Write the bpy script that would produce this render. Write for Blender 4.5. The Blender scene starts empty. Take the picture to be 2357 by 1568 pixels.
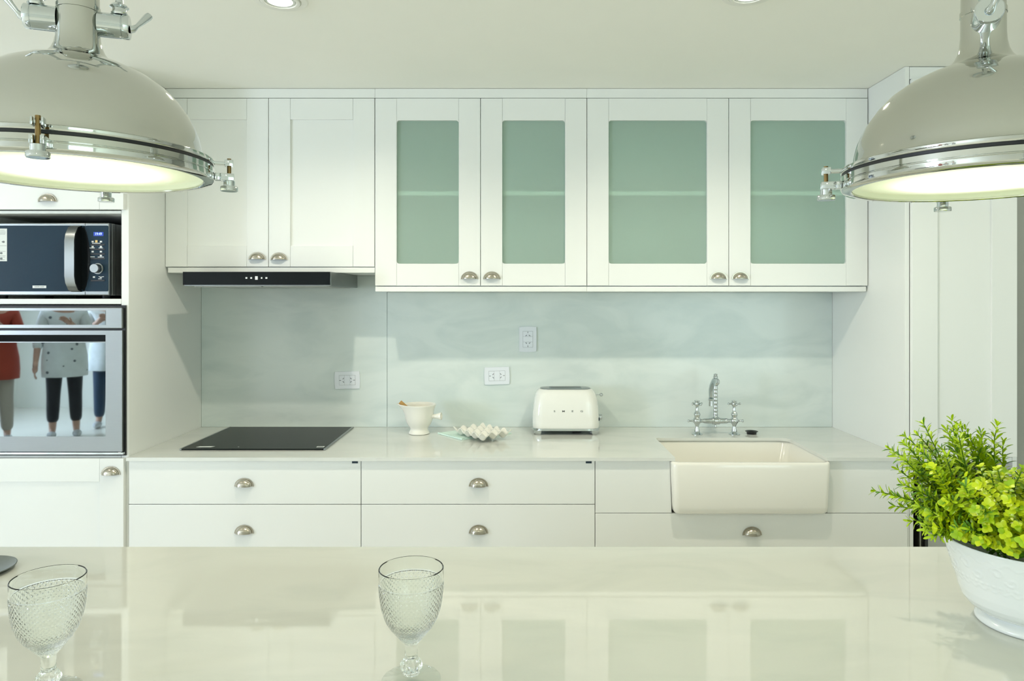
import bpy, bmesh, math, random
from mathutils import Vector, Matrix
PI = math.pi
scene = bpy.context.scene
C = scene.collection

# ---------------------------------------------------------------- camera, world, lights, exposure
F = 1640.0                      # focal length in pixels of the 2357 px wide frame
CZ = 1.51                       # eye height
cam_data = bpy.data.cameras.new('camera')
cam_data.sensor_width = 36.0
cam_data.lens = F / 2357 * 36.0
cam_data.shift_x = -(1188 - 1178.5) / 2357
cam_data.shift_y = -(784 - 690) / 2357
cam_data.clip_start = 0.02
cam = bpy.data.objects.new('camera', cam_data)
cam.location = (0, 0, CZ)
cam.rotation_euler = (PI / 2, 0, 0)
C.objects.link(cam)
scene.camera = cam

world = bpy.data.worlds.new('world')
scene.world = world
world.use_nodes = True
bg = world.node_tree.nodes['Background']
bg.inputs['Color'].default_value = (0.72, 0.88, 1.0, 1)
bg.inputs['Strength'].default_value = 1.2

scene.view_settings.view_transform = 'Standard'
scene.view_settings.look = 'None'
scene.view_settings.gamma = 1.0
scene.view_settings.use_curve_mapping = False
scene.view_settings.exposure = 0.0
try:
    scene.cycles.max_bounces = 32
    scene.cycles.diffuse_bounces = 6
    scene.cycles.glossy_bounces = 6
    scene.cycles.transmission_bounces = 32
    scene.cycles.transparent_max_bounces = 32
    scene.cycles.caustics_reflective = False
    scene.cycles.caustics_refractive = True
    scene.cycles.sample_clamp_indirect = 6.0
except Exception:
    pass

def area(name, loc, rot, sx, sy, energy, color):
    d = bpy.data.lights.new(name, 'AREA')
    d.shape = 'RECTANGLE'; d.size = sx; d.size_y = sy
    d.energy = energy; d.color = color
    o = bpy.data.objects.new(name, d)
    o.location = loc; o.rotation_euler = rot
    C.objects.link(o)
    return o

E_SIDE, C_SIDE = 275, (0.71, 0.82, 1.0)
E_REAR, C_REAR = 42, (0.80, 1.0, 0.92)
E_SPOT, C_SPOT = 42, (1.0, 0.91, 0.74)
E_ROOM, C_ROOM = 22, (1.0, 0.90, 0.75)
PENDANT_GLOW, C_PEND = 3.6, (1.0, 0.98, 0.80)
# daylight through the side window; the rear one is an added fill light
area('daylight_side_window', (-6.93, -1.8, 1.32), (0, -PI / 2, 0), 1.85, 1.15, E_SIDE, C_SIDE)
area('added_rear_fill', (3.1, -4.43, 1.30), (PI / 2, 0, 0), 2.4, 2.0, E_REAR, C_REAR)

def spot(name, loc, energy, radius=0.022, color=C_SPOT, angle=156):
    d = bpy.data.lights.new(name, 'SPOT')
    d.energy = energy; d.color = color; d.spot_size = math.radians(angle); d.spot_blend = 0.65
    d.shadow_soft_size = radius
    o = bpy.data.objects.new(name, d)
    o.location = loc
    C.objects.link(o)
    return o

CEIL = 2.416
SPOTS = [(-0.712, 2.15), (0.69, 2.11)]
for i, (x, y) in enumerate(SPOTS):
    spot('downlight_beam', (x, y, CEIL - 0.012), E_SPOT)
for x, y in [(-2.1, 2.15), (2.1, 2.1), (-2.0, -0.7), (0.0, -0.7), (2.0, -0.7), (-2.0, -2.6), (1.0, -2.6), (-5.0, -2.6), (-5.0, 0.5)]:  # unseen lamps: the pair nearest the cabinets is added without a visible source
    spot('unseen_downlight_beam', (x, y, CEIL - 0.012), E_ROOM * (0.35 if y > 2 else 1.1), 0.028, C_ROOM)

# ---------------------------------------------------------------- helpers
def srgb(r, g, b):
    def f(c):
        c /= 255.0
        return c / 12.92 if c <= 0.04045 else ((c + 0.055) / 1.055) ** 2.4
    return (f(r), f(g), f(b), 1.0)

def mat(name, col, rough=0.5, metal=0.0, spec=0.5, trans=0.0, ior=1.5, coat=0.0, vary=0.03, scale=6.0,
        bump=0.0, bscale=200.0, stretch=None, emit=None, estr=0.0, sss=0.0, subr=None):
    """principled material with a procedural noise that varies the colour (and the relief) slightly"""
    m = bpy.data.materials.new(name)
    m.use_nodes = True
    nt = m.node_tree
    p = nt.nodes['Principled BSDF']
    p.inputs['Roughness'].default_value = rough
    p.inputs['Metallic'].default_value = metal
    p.inputs['Specular IOR Level'].default_value = spec
    p.inputs['Transmission Weight'].default_value = trans
    p.inputs['IOR'].default_value = ior
    p.inputs['Coat Weight'].default_value = coat
    tc = nt.nodes.new('ShaderNodeTexCoord')
    mp = nt.nodes.new('ShaderNodeMapping')
    if stretch: mp.inputs['Scale'].default_value = stretch
    nt.links.new(tc.outputs['Object'], mp.inputs['Vector'])
    n = nt.nodes.new('ShaderNodeTexNoise')
    n.inputs['Scale'].default_value = scale
    n.inputs['Detail'].default_value = 4
    nt.links.new(mp.outputs['Vector'], n.inputs['Vector'])
    mx = nt.nodes.new('ShaderNodeMix'); mx.data_type = 'RGBA'
    c = [col[0], col[1], col[2]]
    mx.inputs[6].default_value = (*[max(0, v * (1 - vary)) for v in c], 1)
    mx.inputs[7].default_value = (*[min(1, v * (1 + vary)) for v in c], 1)
    nt.links.new(n.outputs['Fac'], mx.inputs[0])
    nt.links.new(mx.outputs[2], p.inputs['Base Color'])
    if bump:
        b = nt.nodes.new('ShaderNodeBump'); b.inputs['Strength'].default_value = bump
        b.inputs['Distance'].default_value = 0.001
        n2 = nt.nodes.new('ShaderNodeTexNoise'); n2.inputs['Scale'].default_value = bscale
        nt.links.new(mp.outputs['Vector'], n2.inputs['Vector'])
        nt.links.new(n2.outputs['Fac'], b.inputs['Height'])
        nt.links.new(b.outputs['Normal'], p.inputs['Normal'])
    if emit:
        p.inputs['Emission Color'].default_value = emit
        p.inputs['Emission Strength'].default_value = estr
    return m

def marble_mat(name, base, vein, rough, rot=0.6, amount=0.5, ior=1.5):
    m = bpy.data.materials.new(name); m.use_nodes = True
    nt = m.node_tree; p = nt.nodes['Principled BSDF']
    p.inputs['Roughness'].default_value = rough; p.inputs['IOR'].default_value = ior
    tc = nt.nodes.new('ShaderNodeTexCoord'); mp = nt.nodes.new('ShaderNodeMapping')
    mp.inputs['Rotation'].default_value = (0, rot, rot)
    mp.inputs['Scale'].default_value = (1.6, 4.0, 4.0)
    nt.links.new(tc.outputs['Object'], mp.inputs['Vector'])
    a = nt.nodes.new('ShaderNodeTexNoise'); a.inputs['Scale'].default_value = 1.6
    a.inputs['Detail'].default_value = 8; a.inputs['Distortion'].default_value = 1.2
    nt.links.new(mp.outputs['Vector'], a.inputs['Vector'])
    r = nt.nodes.new('ShaderNodeValToRGB')
    r.color_ramp.elements[0].position = 0.36; r.color_ramp.elements[0].color = vein
    r.color_ramp.elements[1].position = 0.56; r.color_ramp.elements[1].color = base
    nt.links.new(a.outputs['Fac'], r.inputs['Fac'])
    b = nt.nodes.new('ShaderNodeTexNoise'); b.inputs['Scale'].default_value = 5
    b.inputs['Detail'].default_value = 6
    nt.links.new(mp.outputs['Vector'], b.inputs['Vector'])
    mx = nt.nodes.new('ShaderNodeMix'); mx.data_type = 'RGBA'
    r2 = nt.nodes.new('ShaderNodeMapRange')
    r2.inputs['From Min'].default_value = 0.4; r2.inputs['From Max'].default_value = 0.75
    r2.inputs['To Max'].default_value = amount
    nt.links.new(b.outputs['Fac'], r2.inputs['Value'])
    nt.links.new(r2.outputs['Result'], mx.inputs[0])
    nt.links.new(r.outputs['Color'], mx.inputs[6])
    mx.inputs[7].default_value = base
    nt.links.new(mx.outputs[2], p.inputs['Base Color'])
    return m

M = {}
M['paint'] = mat('cabinet_lacquer', (0.80, 0.82, 0.79), 0.32, vary=0.012, scale=2.5)
M['wall'] = mat('wall_paint', (0.86, 0.87, 0.83), 0.7, vary=0.015, bump=0.15, bscale=120)
M['ceil'] = mat('ceiling_paint', (0.92, 0.92, 0.86), 0.8, vary=0.012, bump=0.1, bscale=150)
M['greywall'] = mat('grey_wall_paint', (0.36, 0.37, 0.34), 0.7, vary=0.02)
M['floor'] = mat('pale_floor_tile', (0.84, 0.83, 0.76), 0.25, vary=0.05, scale=3)
M['counter'] = marble_mat('white_marble_worktop', (0.70, 0.72, 0.68, 1), (0.655, 0.68, 0.645, 1), 0.05, ior=1.75)
M['island'] = marble_mat('white_marble_island', (0.63, 0.645, 0.585, 1), (0.585, 0.605, 0.55, 1), 0.035, rot=0.45, ior=1.85)
M['splash'] = marble_mat('pale_grey_marble_slab', (0.70, 0.77, 0.745, 1), (0.62, 0.70, 0.68, 1), 0.2)
M['steel'] = mat('brushed_steel', (0.30, 0.32, 0.32), 0.28, 1.0, vary=0.05, scale=30, stretch=(1, 1, 60), bump=0.05)
M['steel_dark'] = mat('grey_steel', (0.42, 0.42, 0.39), 0.35, 1.0, vary=0.05, scale=30)
M['chrome'] = mat('polished_chrome', (0.62, 0.66, 0.67), 0.04, 1.0, vary=0.01)
M['dome'] = mat('polished_nickel_dome', (0.56, 0.57, 0.53), 0.05, 1.0, vary=0.01)
M['brass'] = mat('dark_brass_bolt', (0.22, 0.15, 0.06), 0.4, 1.0, vary=0.1)
M['pull'] = mat('antique_nickel', (0.47, 0.44, 0.37), 0.27, 1.0, vary=0.10, scale=60)
M['black'] = mat('black_plastic', (0.012, 0.013, 0.014), 0.35, vary=0.1)
M['gasket'] = mat('black_rubber', (0.01, 0.012, 0.013), 0.5, vary=0.1)
M['blackglass'] = mat('black_glass', (0.006, 0.008, 0.009), 0.12, spec=0.12, vary=0.05)
M['hobglass'] = mat('grey_ceramic_glass', (0.014, 0.017, 0.016), 0.22, spec=0.1, ior=1.3, vary=0.05, scale=200)
M['mirrorglass'] = mat('reflective_oven_glass', (0.27, 0.31, 0.32), 0.02, 1.0, vary=0.01)
M['mwglass'] = mat('smoked_blue_glass', (0.013, 0.033, 0.055), 0.25, spec=0.15, vary=0.06, scale=160)
M['frost'] = mat('green_frosted_glass', (0.82, 1.0, 0.89), 0.36, vary=0.01, trans=0.74, ior=1.2)
M['glass'] = mat('clear_glass', (0.97, 0.99, 0.98), 0.0, vary=0.0, trans=1.0, ior=1.47)
M['winglass'] = mat('window_glass', (0.95, 0.98, 1.0), 0.0, vary=0.0, trans=1.0, ior=1.02)
M['ceramic'] = mat('cream_glazed_ceramic', (0.83, 0.82, 0.75), 0.08, vary=0.015, coat=0.3)
M['sink'] = mat('white_fireclay', (0.82, 0.81, 0.74), 0.10, vary=0.012, coat=0.3)
M['toaster'] = mat('cream_enamel', (0.83, 0.84, 0.79), 0.07, vary=0.01, coat=0.4)
M['planter'] = mat('white_glazed_planter', (0.80, 0.83, 0.82), 0.16, vary=0.02)
M['wood'] = mat('varnished_beech', (0.45, 0.26, 0.08), 0.4, vary=0.25, scale=25, stretch=(1, 1, 8))
M['napkin'] = mat('mint_cotton', (0.70, 0.87, 0.79), 0.9, vary=0.06, scale=90, bump=0.4, bscale=900)
M['socket'] = mat('white_plastic', (0.76, 0.80, 0.85), 0.35, vary=0.01)
M['print'] = mat('white_print', (0.75, 0.78, 0.78), 0.5, vary=0.02)
M['navy'] = mat('dark_slot', (0.01, 0.03, 0.05), 0.6, vary=0.1)
M['sticker'] = mat('paper_label', (0.72, 0.76, 0.73), 0.6, vary=0.02)
M['greyink'] = mat('grey_ink', (0.18, 0.20, 0.20), 0.6, vary=0.05)
M['gold'] = mat('yellow_print', (0.75, 0.55, 0.2), 0.5, vary=0.05)
M['display'] = mat('blue_display', (0.01, 0.03, 0.2), 0.3, vary=0.0, emit=(0.005, 0.06, 0.6, 1), estr=0.6)
M['digits'] = mat('lit_digits', (0.5, 0.6, 0.9), 0.3, vary=0.0, emit=(0.55, 0.75, 1.0, 1), estr=1.0)
M['pewter'] = mat('dark_pewter', (0.16, 0.18, 0.17), 0.35, 0.6, vary=0.12, scale=80)
M['letter'] = mat('brushed_letter', (0.16, 0.18, 0.17), 0.4, 0.4, vary=0.05)
M['shelfwhite'] = mat('white_shelf', (0.84, 0.85, 0.82), 0.4, vary=0.01)
M['carcass'] = mat('cabinet_interior', (0.80, 0.84, 0.80), 0.6, vary=0.02)
M['niche'] = mat('shaded_niche_lining', (0.16, 0.16, 0.14), 0.6, vary=0.1)  # dark colour stands in for the shade inside the unlit niches
M['leaf_bright'] = mat('lime_leaf', (0.42, 0.60, 0.003), 0.42, vary=0.30, scale=30)
M['leaf_round'] = mat('yellow_green_leaf', (0.54, 0.66, 0.003), 0.40, vary=0.25, scale=30)
M['leaf_deep'] = mat('deep_green_leaf', (0.10, 0.26, 0.008), 0.45, vary=0.35, scale=30)
M['leaf_mid'] = mat('fresh_green_leaf', (0.30, 0.48, 0.003), 0.40, vary=0.3, scale=30)
M['stem'] = mat('green_stem', (0.07, 0.16, 0.01), 0.5, vary=0.2)
M['lamp_white'] = mat('white_lamp_ring', (0.85, 0.85, 0.80), 0.4, vary=0.01)

def emission_mat(name, col, strength):
    m = bpy.data.materials.new(name); m.use_nodes = True
    nt = m.node_tree; nt.nodes.clear()
    out = nt.nodes.new('ShaderNodeOutputMaterial'); e = nt.nodes.new('ShaderNodeEmission')
    e.inputs['Color'].default_value = col; e.inputs['Strength'].default_value = strength
    nt.links.new(e.outputs[0], out.inputs[0])
    return m
M['bulb'] = emission_mat('lit_bulb', (1, 0.95, 0.78, 1), 14)

def diffuser_mat():
    """frosted glass lit by the bulb behind its middle: brightest there, dimmer and greener to the rim"""
    m = bpy.data.materials.new('lit_frosted_diffuser'); m.use_nodes = True
    nt = m.node_tree; p = nt.nodes['Principled BSDF']
    p.inputs['Base Color'].default_value = (0.75, 0.80, 0.62, 1)
    p.inputs['Roughness'].default_value = 0.35
    tc = nt.nodes.new('ShaderNodeTexCoord')
    sep = nt.nodes.new('ShaderNodeSeparateXYZ'); nt.links.new(tc.outputs['Object'], sep.inputs[0])
    cmb = nt.nodes.new('ShaderNodeCombineXYZ')
    nt.links.new(sep.outputs[0], cmb.inputs[0]); nt.links.new(sep.outputs[1], cmb.inputs[1])
    ln = nt.nodes.new('ShaderNodeVectorMath'); ln.operation = 'LENGTH'
    nt.links.new(cmb.outputs[0], ln.inputs[0])
    mr = nt.nodes.new('ShaderNodeMapRange')
    mr.inputs['From Min'].default_value = 0.0; mr.inputs['From Max'].default_value = 0.185
    nt.links.new(ln.outputs['Value'], mr.inputs['Value'])
    r = nt.nodes.new('ShaderNodeValToRGB')
    e = r.color_ramp.elements
    g = PENDANT_GLOW
    e[0].position = 0.0; e[0].color = (*C_PEND, 1)
    e[1].position = 1.0; e[1].color = (0.62, 0.70, 0.36, 1)
    nt.links.new(mr.outputs['Result'], r.inputs['Fac'])
    r2 = nt.nodes.new('ShaderNodeValToRGB')
    f = r2.color_ramp.elements
    f[0].position = 0.25; f[0].color = (1, 1, 1, 1)
    f[1].position = 0.97; f[1].color = (0.06, 0.06, 0.06, 1)
    k = f.new(0.75); k.color = (0.18, 0.18, 0.18, 1)
    nt.links.new(mr.outputs['Result'], r2.inputs['Fac'])
    mu = nt.nodes.new('ShaderNodeMath'); mu.operation = 'MULTIPLY'; mu.inputs[1].default_value = g
    nt.links.new(r2.outputs['Color'], mu.inputs[0])
    nt.links.new(r.outputs['Color'], p.inputs['Emission Color'])
    nt.links.new(mu.outputs[0], p.inputs['Emission Strength'])
    return m
M['diffuser'] = diffuser_mat()

def at(px, py, Y):
    """point of the room seen at a pixel of the photograph at depth Y"""
    return Vector(((px - 1188) / F * Y, Y, CZ - (py - 690) / F * Y))

def base_of(o):
    v = Vector((0, 0, 0))
    while o is not None:
        v += o.location; o = o.parent
    return v

def thing(name, label, cat, loc=(0, 0, 0), group=None):
    o = bpy.data.objects.new(name, None)
    o.empty_display_size = 0.05
    C.objects.link(o); o.location = loc
    o['label'] = label; o['category'] = cat
    if group: o['group'] = group
    return o

def part(name, parent):
    o = bpy.data.objects.new(name, None)
    o.empty_display_size = 0.03
    C.objects.link(o); o.parent = parent
    return o

def fin(name, bm, m, parent=None, smooth=35, recalc=True):
    """turns a bmesh (in room coordinates) into ONE mesh object"""
    if recalc: bmesh.ops.recalc_face_normals(bm, faces=bm.faces)
    if parent is not None:
        bmesh.ops.translate(bm, verts=bm.verts, vec=-base_of(parent))
    me = bpy.data.meshes.new(name)
    bm.to_mesh(me); bm.free()
    me.materials.append(m)
    if smooth:
        me.shade_smooth()
        me.set_sharp_from_angle(angle=math.radians(smooth))
    o = bpy.data.objects.new(name, me)
    C.objects.link(o)
    if parent is not None: o.parent = parent
    return o

def tag(o, label, cat, group=None):
    o['label'] = label; o['category'] = cat
    if group: o['group'] = group
    return o

def struct(name, bm, m, parent=None):
    o = fin(name, bm, m, parent, 0)
    if parent is None: o['kind'] = 'structure'
    return o

def NB(): return bmesh.new()

def bx(bm, x0, x1, y0, y1, z0, z1, bev=0.0, seg=2):
    v = [bm.verts.new(p) for p in ((x0,y0,z0),(x1,y0,z0),(x1,y1,z0),(x0,y1,z0),(x0,y0,z1),(x1,y0,z1),(x1,y1,z1),(x0,y1,z1))]
    fs = [bm.faces.new([v[i] for i in q]) for q in ((3,2,1,0),(4,5,6,7),(0,1,5,4),(1,2,6,5),(2,3,7,6),(3,0,4,7))]
    if bev > 0:
        es = list({e for f in fs for e in f.edges})
        bmesh.ops.bevel(bm, geom=es, offset=bev, segments=seg, profile=0.5, affect='EDGES')
    return bm

def box(name, m, parent, x0, x1, y0, y1, z0, z1, bev=0.0015, seg=2):
    return fin(name, bx(NB(), x0, x1, y0, y1, z0, z1, bev, seg), m, parent, 20)

def lathe(bm, prof, seg=48, mtx=None):
    """prof: (radius, height) pairs; turned about z, then placed with mtx"""
    mtx = mtx or Matrix()
    rings = []
    for r, z in prof:
        if r < 1e-6:
            rings.append([bm.verts.new(mtx @ Vector((0, 0, z)))])
        else:
            rings.append([bm.verts.new(mtx @ Vector((r*math.cos(2*PI*k/seg), r*math.sin(2*PI*k/seg), z))) for k in range(seg)])
    for a, b in zip(rings, rings[1:]):
        for k in range(seg):
            k2 = (k + 1) % seg
            if len(a) == 1 and len(b) == 1: continue
            if len(a) == 1: bm.faces.new((a[0], b[k], b[k2]))
            elif len(b) == 1: bm.faces.new((a[k], b[0], a[k2]))
            else: bm.faces.new((a[k], a[k2], b[k2], b[k]))
    return bm

def tube(bm, pts, rad, seg=12, cap=True):
    pts = [Vector(p) for p in pts]
    if not hasattr(rad, '__len__'): rad = [rad] * len(pts)
    up = None; rings = []
    for i, p in enumerate(pts):
        t = (pts[min(i+1, len(pts)-1)] - pts[max(i-1, 0)]).normalized()
        if up is None:
            up = Vector((0, 0, 1)) if abs(t.z) < 0.9 else Vector((1, 0, 0))
        n = (up - t * up.dot(t)).normalized(); b = t.cross(n); up = n
        rings.append([bm.verts.new(p + (n*math.cos(2*PI*k/seg) + b*math.sin(2*PI*k/seg)) * rad[i]) for k in range(seg)])
    for a, c in zip(rings, rings[1:]):
        for k in range(seg):
            bm.faces.new((a[k], a[(k+1) % seg], c[(k+1) % seg], c[k]))
    if cap:
        bm.faces.new(rings[0][::-1]); bm.faces.new(rings[-1])
    return bm

def prism(bm, pts, y0, y1):
    """pts: (x, z) outline, extruded from y0 to y1"""
    a = [bm.verts.new((x, y0, z)) for x, z in pts]
    b = [bm.verts.new((x, y1, z)) for x, z in pts]
    bm.faces.new(a); bm.faces.new(b[::-1])
    n = len(pts)
    for i in range(n):
        bm.faces.new((a[i], b[i], b[(i+1) % n], a[(i+1) % n]))
    return bm

def plate(bm, pts, z0, z1):
    a = [bm.verts.new((x, y, z0)) for x, y in pts]
    b = [bm.verts.new((x, y, z1)) for x, y in pts]
    bm.faces.new(a[::-1]); bm.faces.new(b)
    n = len(pts)
    for i in range(n):
        bm.faces.new((a[i], a[(i+1) % n], b[(i+1) % n], b[i]))
    return bm

def rrect(x0, x1, z0, z1, r, n=5):
    out = []
    for cx, cz, a0 in ((x1-r, z1-r, 0), (x0+r, z1-r, PI/2), (x0+r, z0+r, PI), (x1-r, z0+r, 1.5*PI)):
        for k in range(n + 1):
            a = a0 + PI/2*k/n
            out.append((cx + r*math.cos(a), cz + r*math.sin(a)))
    return out

def text(name, body, size, m, parent, loc, ext=0.0006, sx=1.0, align='CENTER', bold=0.0):
    """flat lettering facing the room (towards -y)"""
    cu = bpy.data.curves.new('lettering', 'FONT')
    cu.body = body; cu.size = size; cu.extrude = ext; cu.align_x = align; cu.align_y = 'CENTER'
    cu.resolution_u = 2; cu.offset = bold
    t = bpy.data.objects.new('lettering', cu); C.objects.link(t)
    dg = bpy.context.evaluated_depsgraph_get()
    me = bpy.data.meshes.new_from_object(t.evaluated_get(dg))
    bpy.data.objects.remove(t); bpy.data.curves.remove(cu)
    me.transform(Matrix.Translation(Vector(loc) - base_of(parent)) @ Matrix.Rotation(PI/2, 4, 'X') @ Matrix.Diagonal((sx, 1, 1, 1)))
    me.materials.clear(); me.materials.append(m)
    o = bpy.data.objects.new(name, me); C.objects.link(o); o.parent = parent
    return o

def place(p, d):
    """matrix whose z axis points along d, at p"""
    return Matrix.Translation(Vector(p)) @ Vector(d).to_track_quat('Z', 'Y').to_matrix().to_4x4()

# ---------------------------------------------------------------- the room
YB = 3.42                        # back wall
YS = 3.40                        # face of the marble splashback
ZC = 0.902                       # worktop height
XL, XR = -1.505, 1.509           # inner faces of the two tall end panels
RX0, RX1, RY0 = -7.0, 4.6, -4.5
struct('floor', bx(NB(), RX0-.2, RX1+.2, RY0-.2, YB+.2, -0.1, 0), M['floor'])
struct('ceiling', bx(NB(), RX0-.2, RX1+.2, RY0-.2, YB+.2, CEIL, CEIL+0.1), M['ceil'])
struct('wall_back', bx(NB(), RX0-.2, RX1+.2, YB, YB+.2, 0, CEIL), M['wall'])
bm = NB(); bx(bm, RX1, RX1+.2, RY0, YB, 0, CEIL); struct('wall_right', bm, M['wall'])
bm = NB(); bx(bm, 1.948, RX1, 2.86, YB, 0, CEIL); struct('wall_niche', bm, M['greywall'])
# left wall with the side window opening (y -2.45..-1.15, z 0.3..2.25)
def wall_with_hole(name, along, fixed0, fixed1, a0, a1, h0, h1, z0, z1):
    bm = NB()
    def b(u0, u1, w0, w1):
        if along == 'y': bx(bm, fixed0, fixed1, u0, u1, w0, w1)
        else: bx(bm, u0, u1, fixed0, fixed1, w0, w1)
    b(a0, h0, 0, CEIL); b(h1, a1, 0, CEIL); b(h0, h1, 0, z0); b(h0, h1, z1, CEIL)
    return struct(name, bm, M['wall'])
wall_with_hole('wall_left', 'y', RX0-.2, RX0, RY0, YB, -2.45, -1.15, 0.3, 2.28)
wall_with_hole('wall_front', 'x', RY0-.2, RY0, RX0-.2, RX1+.2, 1.85, 4.35, 0.25, 2.32)
for nm, along, fx, u0, u1, z0, z1 in (('window_1', 'y', RX0-.12, -2.45, -1.15, 0.3, 2.28), ('added_window_2', 'x', RY0-.12, 1.85, 4.35, 0.25, 2.32)):  # the rear window is added to carry the fill light
    root = bpy.data.objects.new(nm, None); C.objects.link(root); root['kind'] = 'structure'
    def bar(name, a0, a1, w0, w1, m, t=0.05):
        bm = NB()
        if along == 'y': bx(bm, fx-t/2, fx+t/2, a0, a1, w0, w1)
        else: bx(bm, a0, a1, fx-t/2, fx+t/2, w0, w1)
        fin(name, bm, m, root)
    mid = (u0+u1)/2
    bar('frame', u0, u0+.05, z0, z1, M['paint']); bar('frame', u1-.05, u1, z0, z1, M['paint'])
    bar('frame', u0+.05, u1-.05, z0, z0+.05, M['paint']); bar('frame', u0+.05, u1-.05, z1-.05, z1, M['paint'])
    bar('mullion', mid-.03, mid+.03, z0+.05, z1-.05, M['paint'])
    bar('pane', u0+.05, mid-.03, z0+.05, z1-.05, M['winglass'], 0.006); bar('pane', mid+.03, u1-.05, z0+.05, z1-.05, M['winglass'], 0.006)

# ---------------------------------------------------------------- cup pull, doors
def pull_bm(x, y, z, w=0.0745):
    """half-dome cup pull, flat edge at z, fixed to the face at y"""
    bm = NB(); a = w/2*0.86; b = 0.0275; d = 0.023; nu, nv = 20, 8
    for sc, inner in ((1.0, False), (0.93, True)):
        grid = []
        for j in range(nv + 1):
            v = PI/2*j/nv
            grid.append([bm.verts.new((x + sc*a*math.cos(PI*i/nu)*math.cos(v)**0.8, y - 0.0012 - sc*d*math.sin(v), z + sc*b*math.sin(PI*i/nu)*math.cos(v)**0.8 )) for i in range(nu + 1)])
        for j in range(nv):
            for i in range(nu):
                q = (grid[j][i], grid[j][i+1], grid[j+1][i+1], grid[j+1][i])
                bm.faces.new(q if not inner else q[::-1])
        if not inner: og = grid
        else:
            for j in range(nv):
                bm.faces.new((og[j][0], og[j+1][0], grid[j+1][0], grid[j][0]))
                bm.faces.new((og[j][nu], grid[j][nu], grid[j+1][nu], og[j+1][nu]))
    bmesh.ops.remove_doubles(bm, verts=bm.verts, dist=1e-5)
    # flange against the door
    A, B = w/2, 0.033
    o = [bm.verts.new((x + A*math.cos(PI*i/nu), y, z - 0.0015 + B*math.sin(PI*i/nu))) for i in range(nu + 1)]
    p = [bm.verts.new((x + A*math.cos(PI*i/nu), y - 0.003, z - 0.0015 + B*math.sin(PI*i/nu))) for i in range(nu + 1)]
    q = [bm.verts.new((x + a*0.93*math.cos(PI*i/nu), y - 0.003, z + b*0.93*math.sin(PI*i/nu))) for i in range(nu + 1)]
    for i in range(nu):
        bm.faces.new((o[i], o[i+1], p[i+1], p[i])); bm.faces.new((p[i], p[i+1], q[i+1], q[i]))
    return bm

def pull(parent, x, y, z):
    o = fin('handle', pull_bm(x, y, z), M['pull'], parent, smooth=50, recalc=False)
    o['label'] = 'antique nickel cup pull'
    return o

def shaker(parent, x0, x1, z0, z1, yf, name='door', stile=0.092, rail=0.090, t=0.02):
    """panelled door: recessed panel, two stiles over the full height, two rails between them"""
    d = box(name, M['paint'], parent, x0+0.002, x1-0.002, yf+0.008, yf+t, z0+0.002, z1-0.002, 0.0008)
    box('stile', M['paint'], d, x0, x0+stile, yf, yf+t-0.001, z0, z1, 0.0012)
    box('stile', M['paint'], d, x1-stile, x1, yf, yf+t-0.001, z0, z1, 0.0012)
    g = 0.0006
    box('rail', M['paint'], d, x0+stile+g, x1-stile-g, yf+0.0003, yf+t-0.001, z1-rail, z1, 0.0012)
    box('rail', M['paint'], d, x0+stile+g, x1-stile-g, yf+0.0003, yf+t-0.001, z0, z0+rail, 0.0012)
    return d

def rail_outline(x0, x1, zo, zi, r=0.011, n=6):
    """a rail whose inner edge runs into the stiles with small rounded corners"""
    s = 1 if zo > zi else -1
    pts = [(x0, zo), (x1, zo), (x1, zi - s*r)]
    for k in range(1, n + 1):
        a = PI/2*k/n
        pts.append((x1 - r + r*math.cos(a), zi - s*r + s*r*math.sin(a)))
    for k in range(n + 1):
        a = PI/2*k/n
        pts.append((x0 + r - r*math.sin(a), zi - s*r + s*r*math.cos(a)))
    return pts

def glazed(parent, x0, x1, z0, z1, yf, stile=0.092, rail=0.094, t=0.02):
    d = part('door', parent)
    box('stile', M['paint'], d, x0, x0+stile, yf, yf+t, z0, z1, 0.0012)
    box('stile', M['paint'], d, x1-stile, x1, yf, yf+t, z0, z1, 0.0012)
    g = 0.0006
    for zo, zi in ((z1, z1-rail), (z0, z0+rail)):
        fin('rail', prism(NB(), rail_outline(x0+stile+g, x1-stile-g, zo, zi), yf+0.0003, yf+t), M['paint'], d)
    o = box('pane', M['frost'], d, x0+stile-0.006, x1-stile+0.006, yf+0.012, yf+0.016, z0+rail-0.02, z1-rail+0.02, 0)
    o['label'] = 'green frosted glass pane'
    return d

# ---------------------------------------------------------------- tall oven housing at the left
YP = 2.765                       # front of the tall panels
YD = 2.745                       # front of the tall doors
col = thing('oven_housing', 'tall white cabinet tower housing the oven and the microwave', 'cabinet', (-1.815, 3.09, 0))
CX0, CX1 = -2.127, -1.503
box('side_panel', M['paint'], col, CX1-0.029, CX1, YP, YB-0.003, 0.0, CEIL-0.001)
box('side_panel', M['paint'], col, CX0, CX0+0.029, YP, YB-0.003, 0.0, CEIL-0.001)
box('top_filler', M['paint'], col, CX0+0.03, CX1-0.03, YP, YP+0.02, 2.362, CEIL-0.001)
box('shelf', M['paint'], col, CX0+0.03, CX1-0.03, YP, YB-0.03, 1.4925, 1.5134)
box('shelf', M['paint'], col, CX0+0.03, CX1-0.03, YP, YB-0.03, 1.844, 1.8555)
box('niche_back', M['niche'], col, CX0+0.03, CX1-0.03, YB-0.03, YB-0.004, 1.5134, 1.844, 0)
box('cabinet_floor', M['paint'], col, CX0+0.03, CX1-0.03, YP, YB-0.03, 0.10, 0.118)
box('plinth', M['paint'], col, CX0+0.03, CX1-0.03, YP+0.05, YP+0.07, 0.0, 0.099)
box('oven_rail', M['paint'], col, CX0+0.03, CX1-0.03, YP, YB-0.03, 0.894, 0.905)
d = shaker(col, CX0+0.012, CX1-0.010, 1.858, 2.360, YD)
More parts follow.
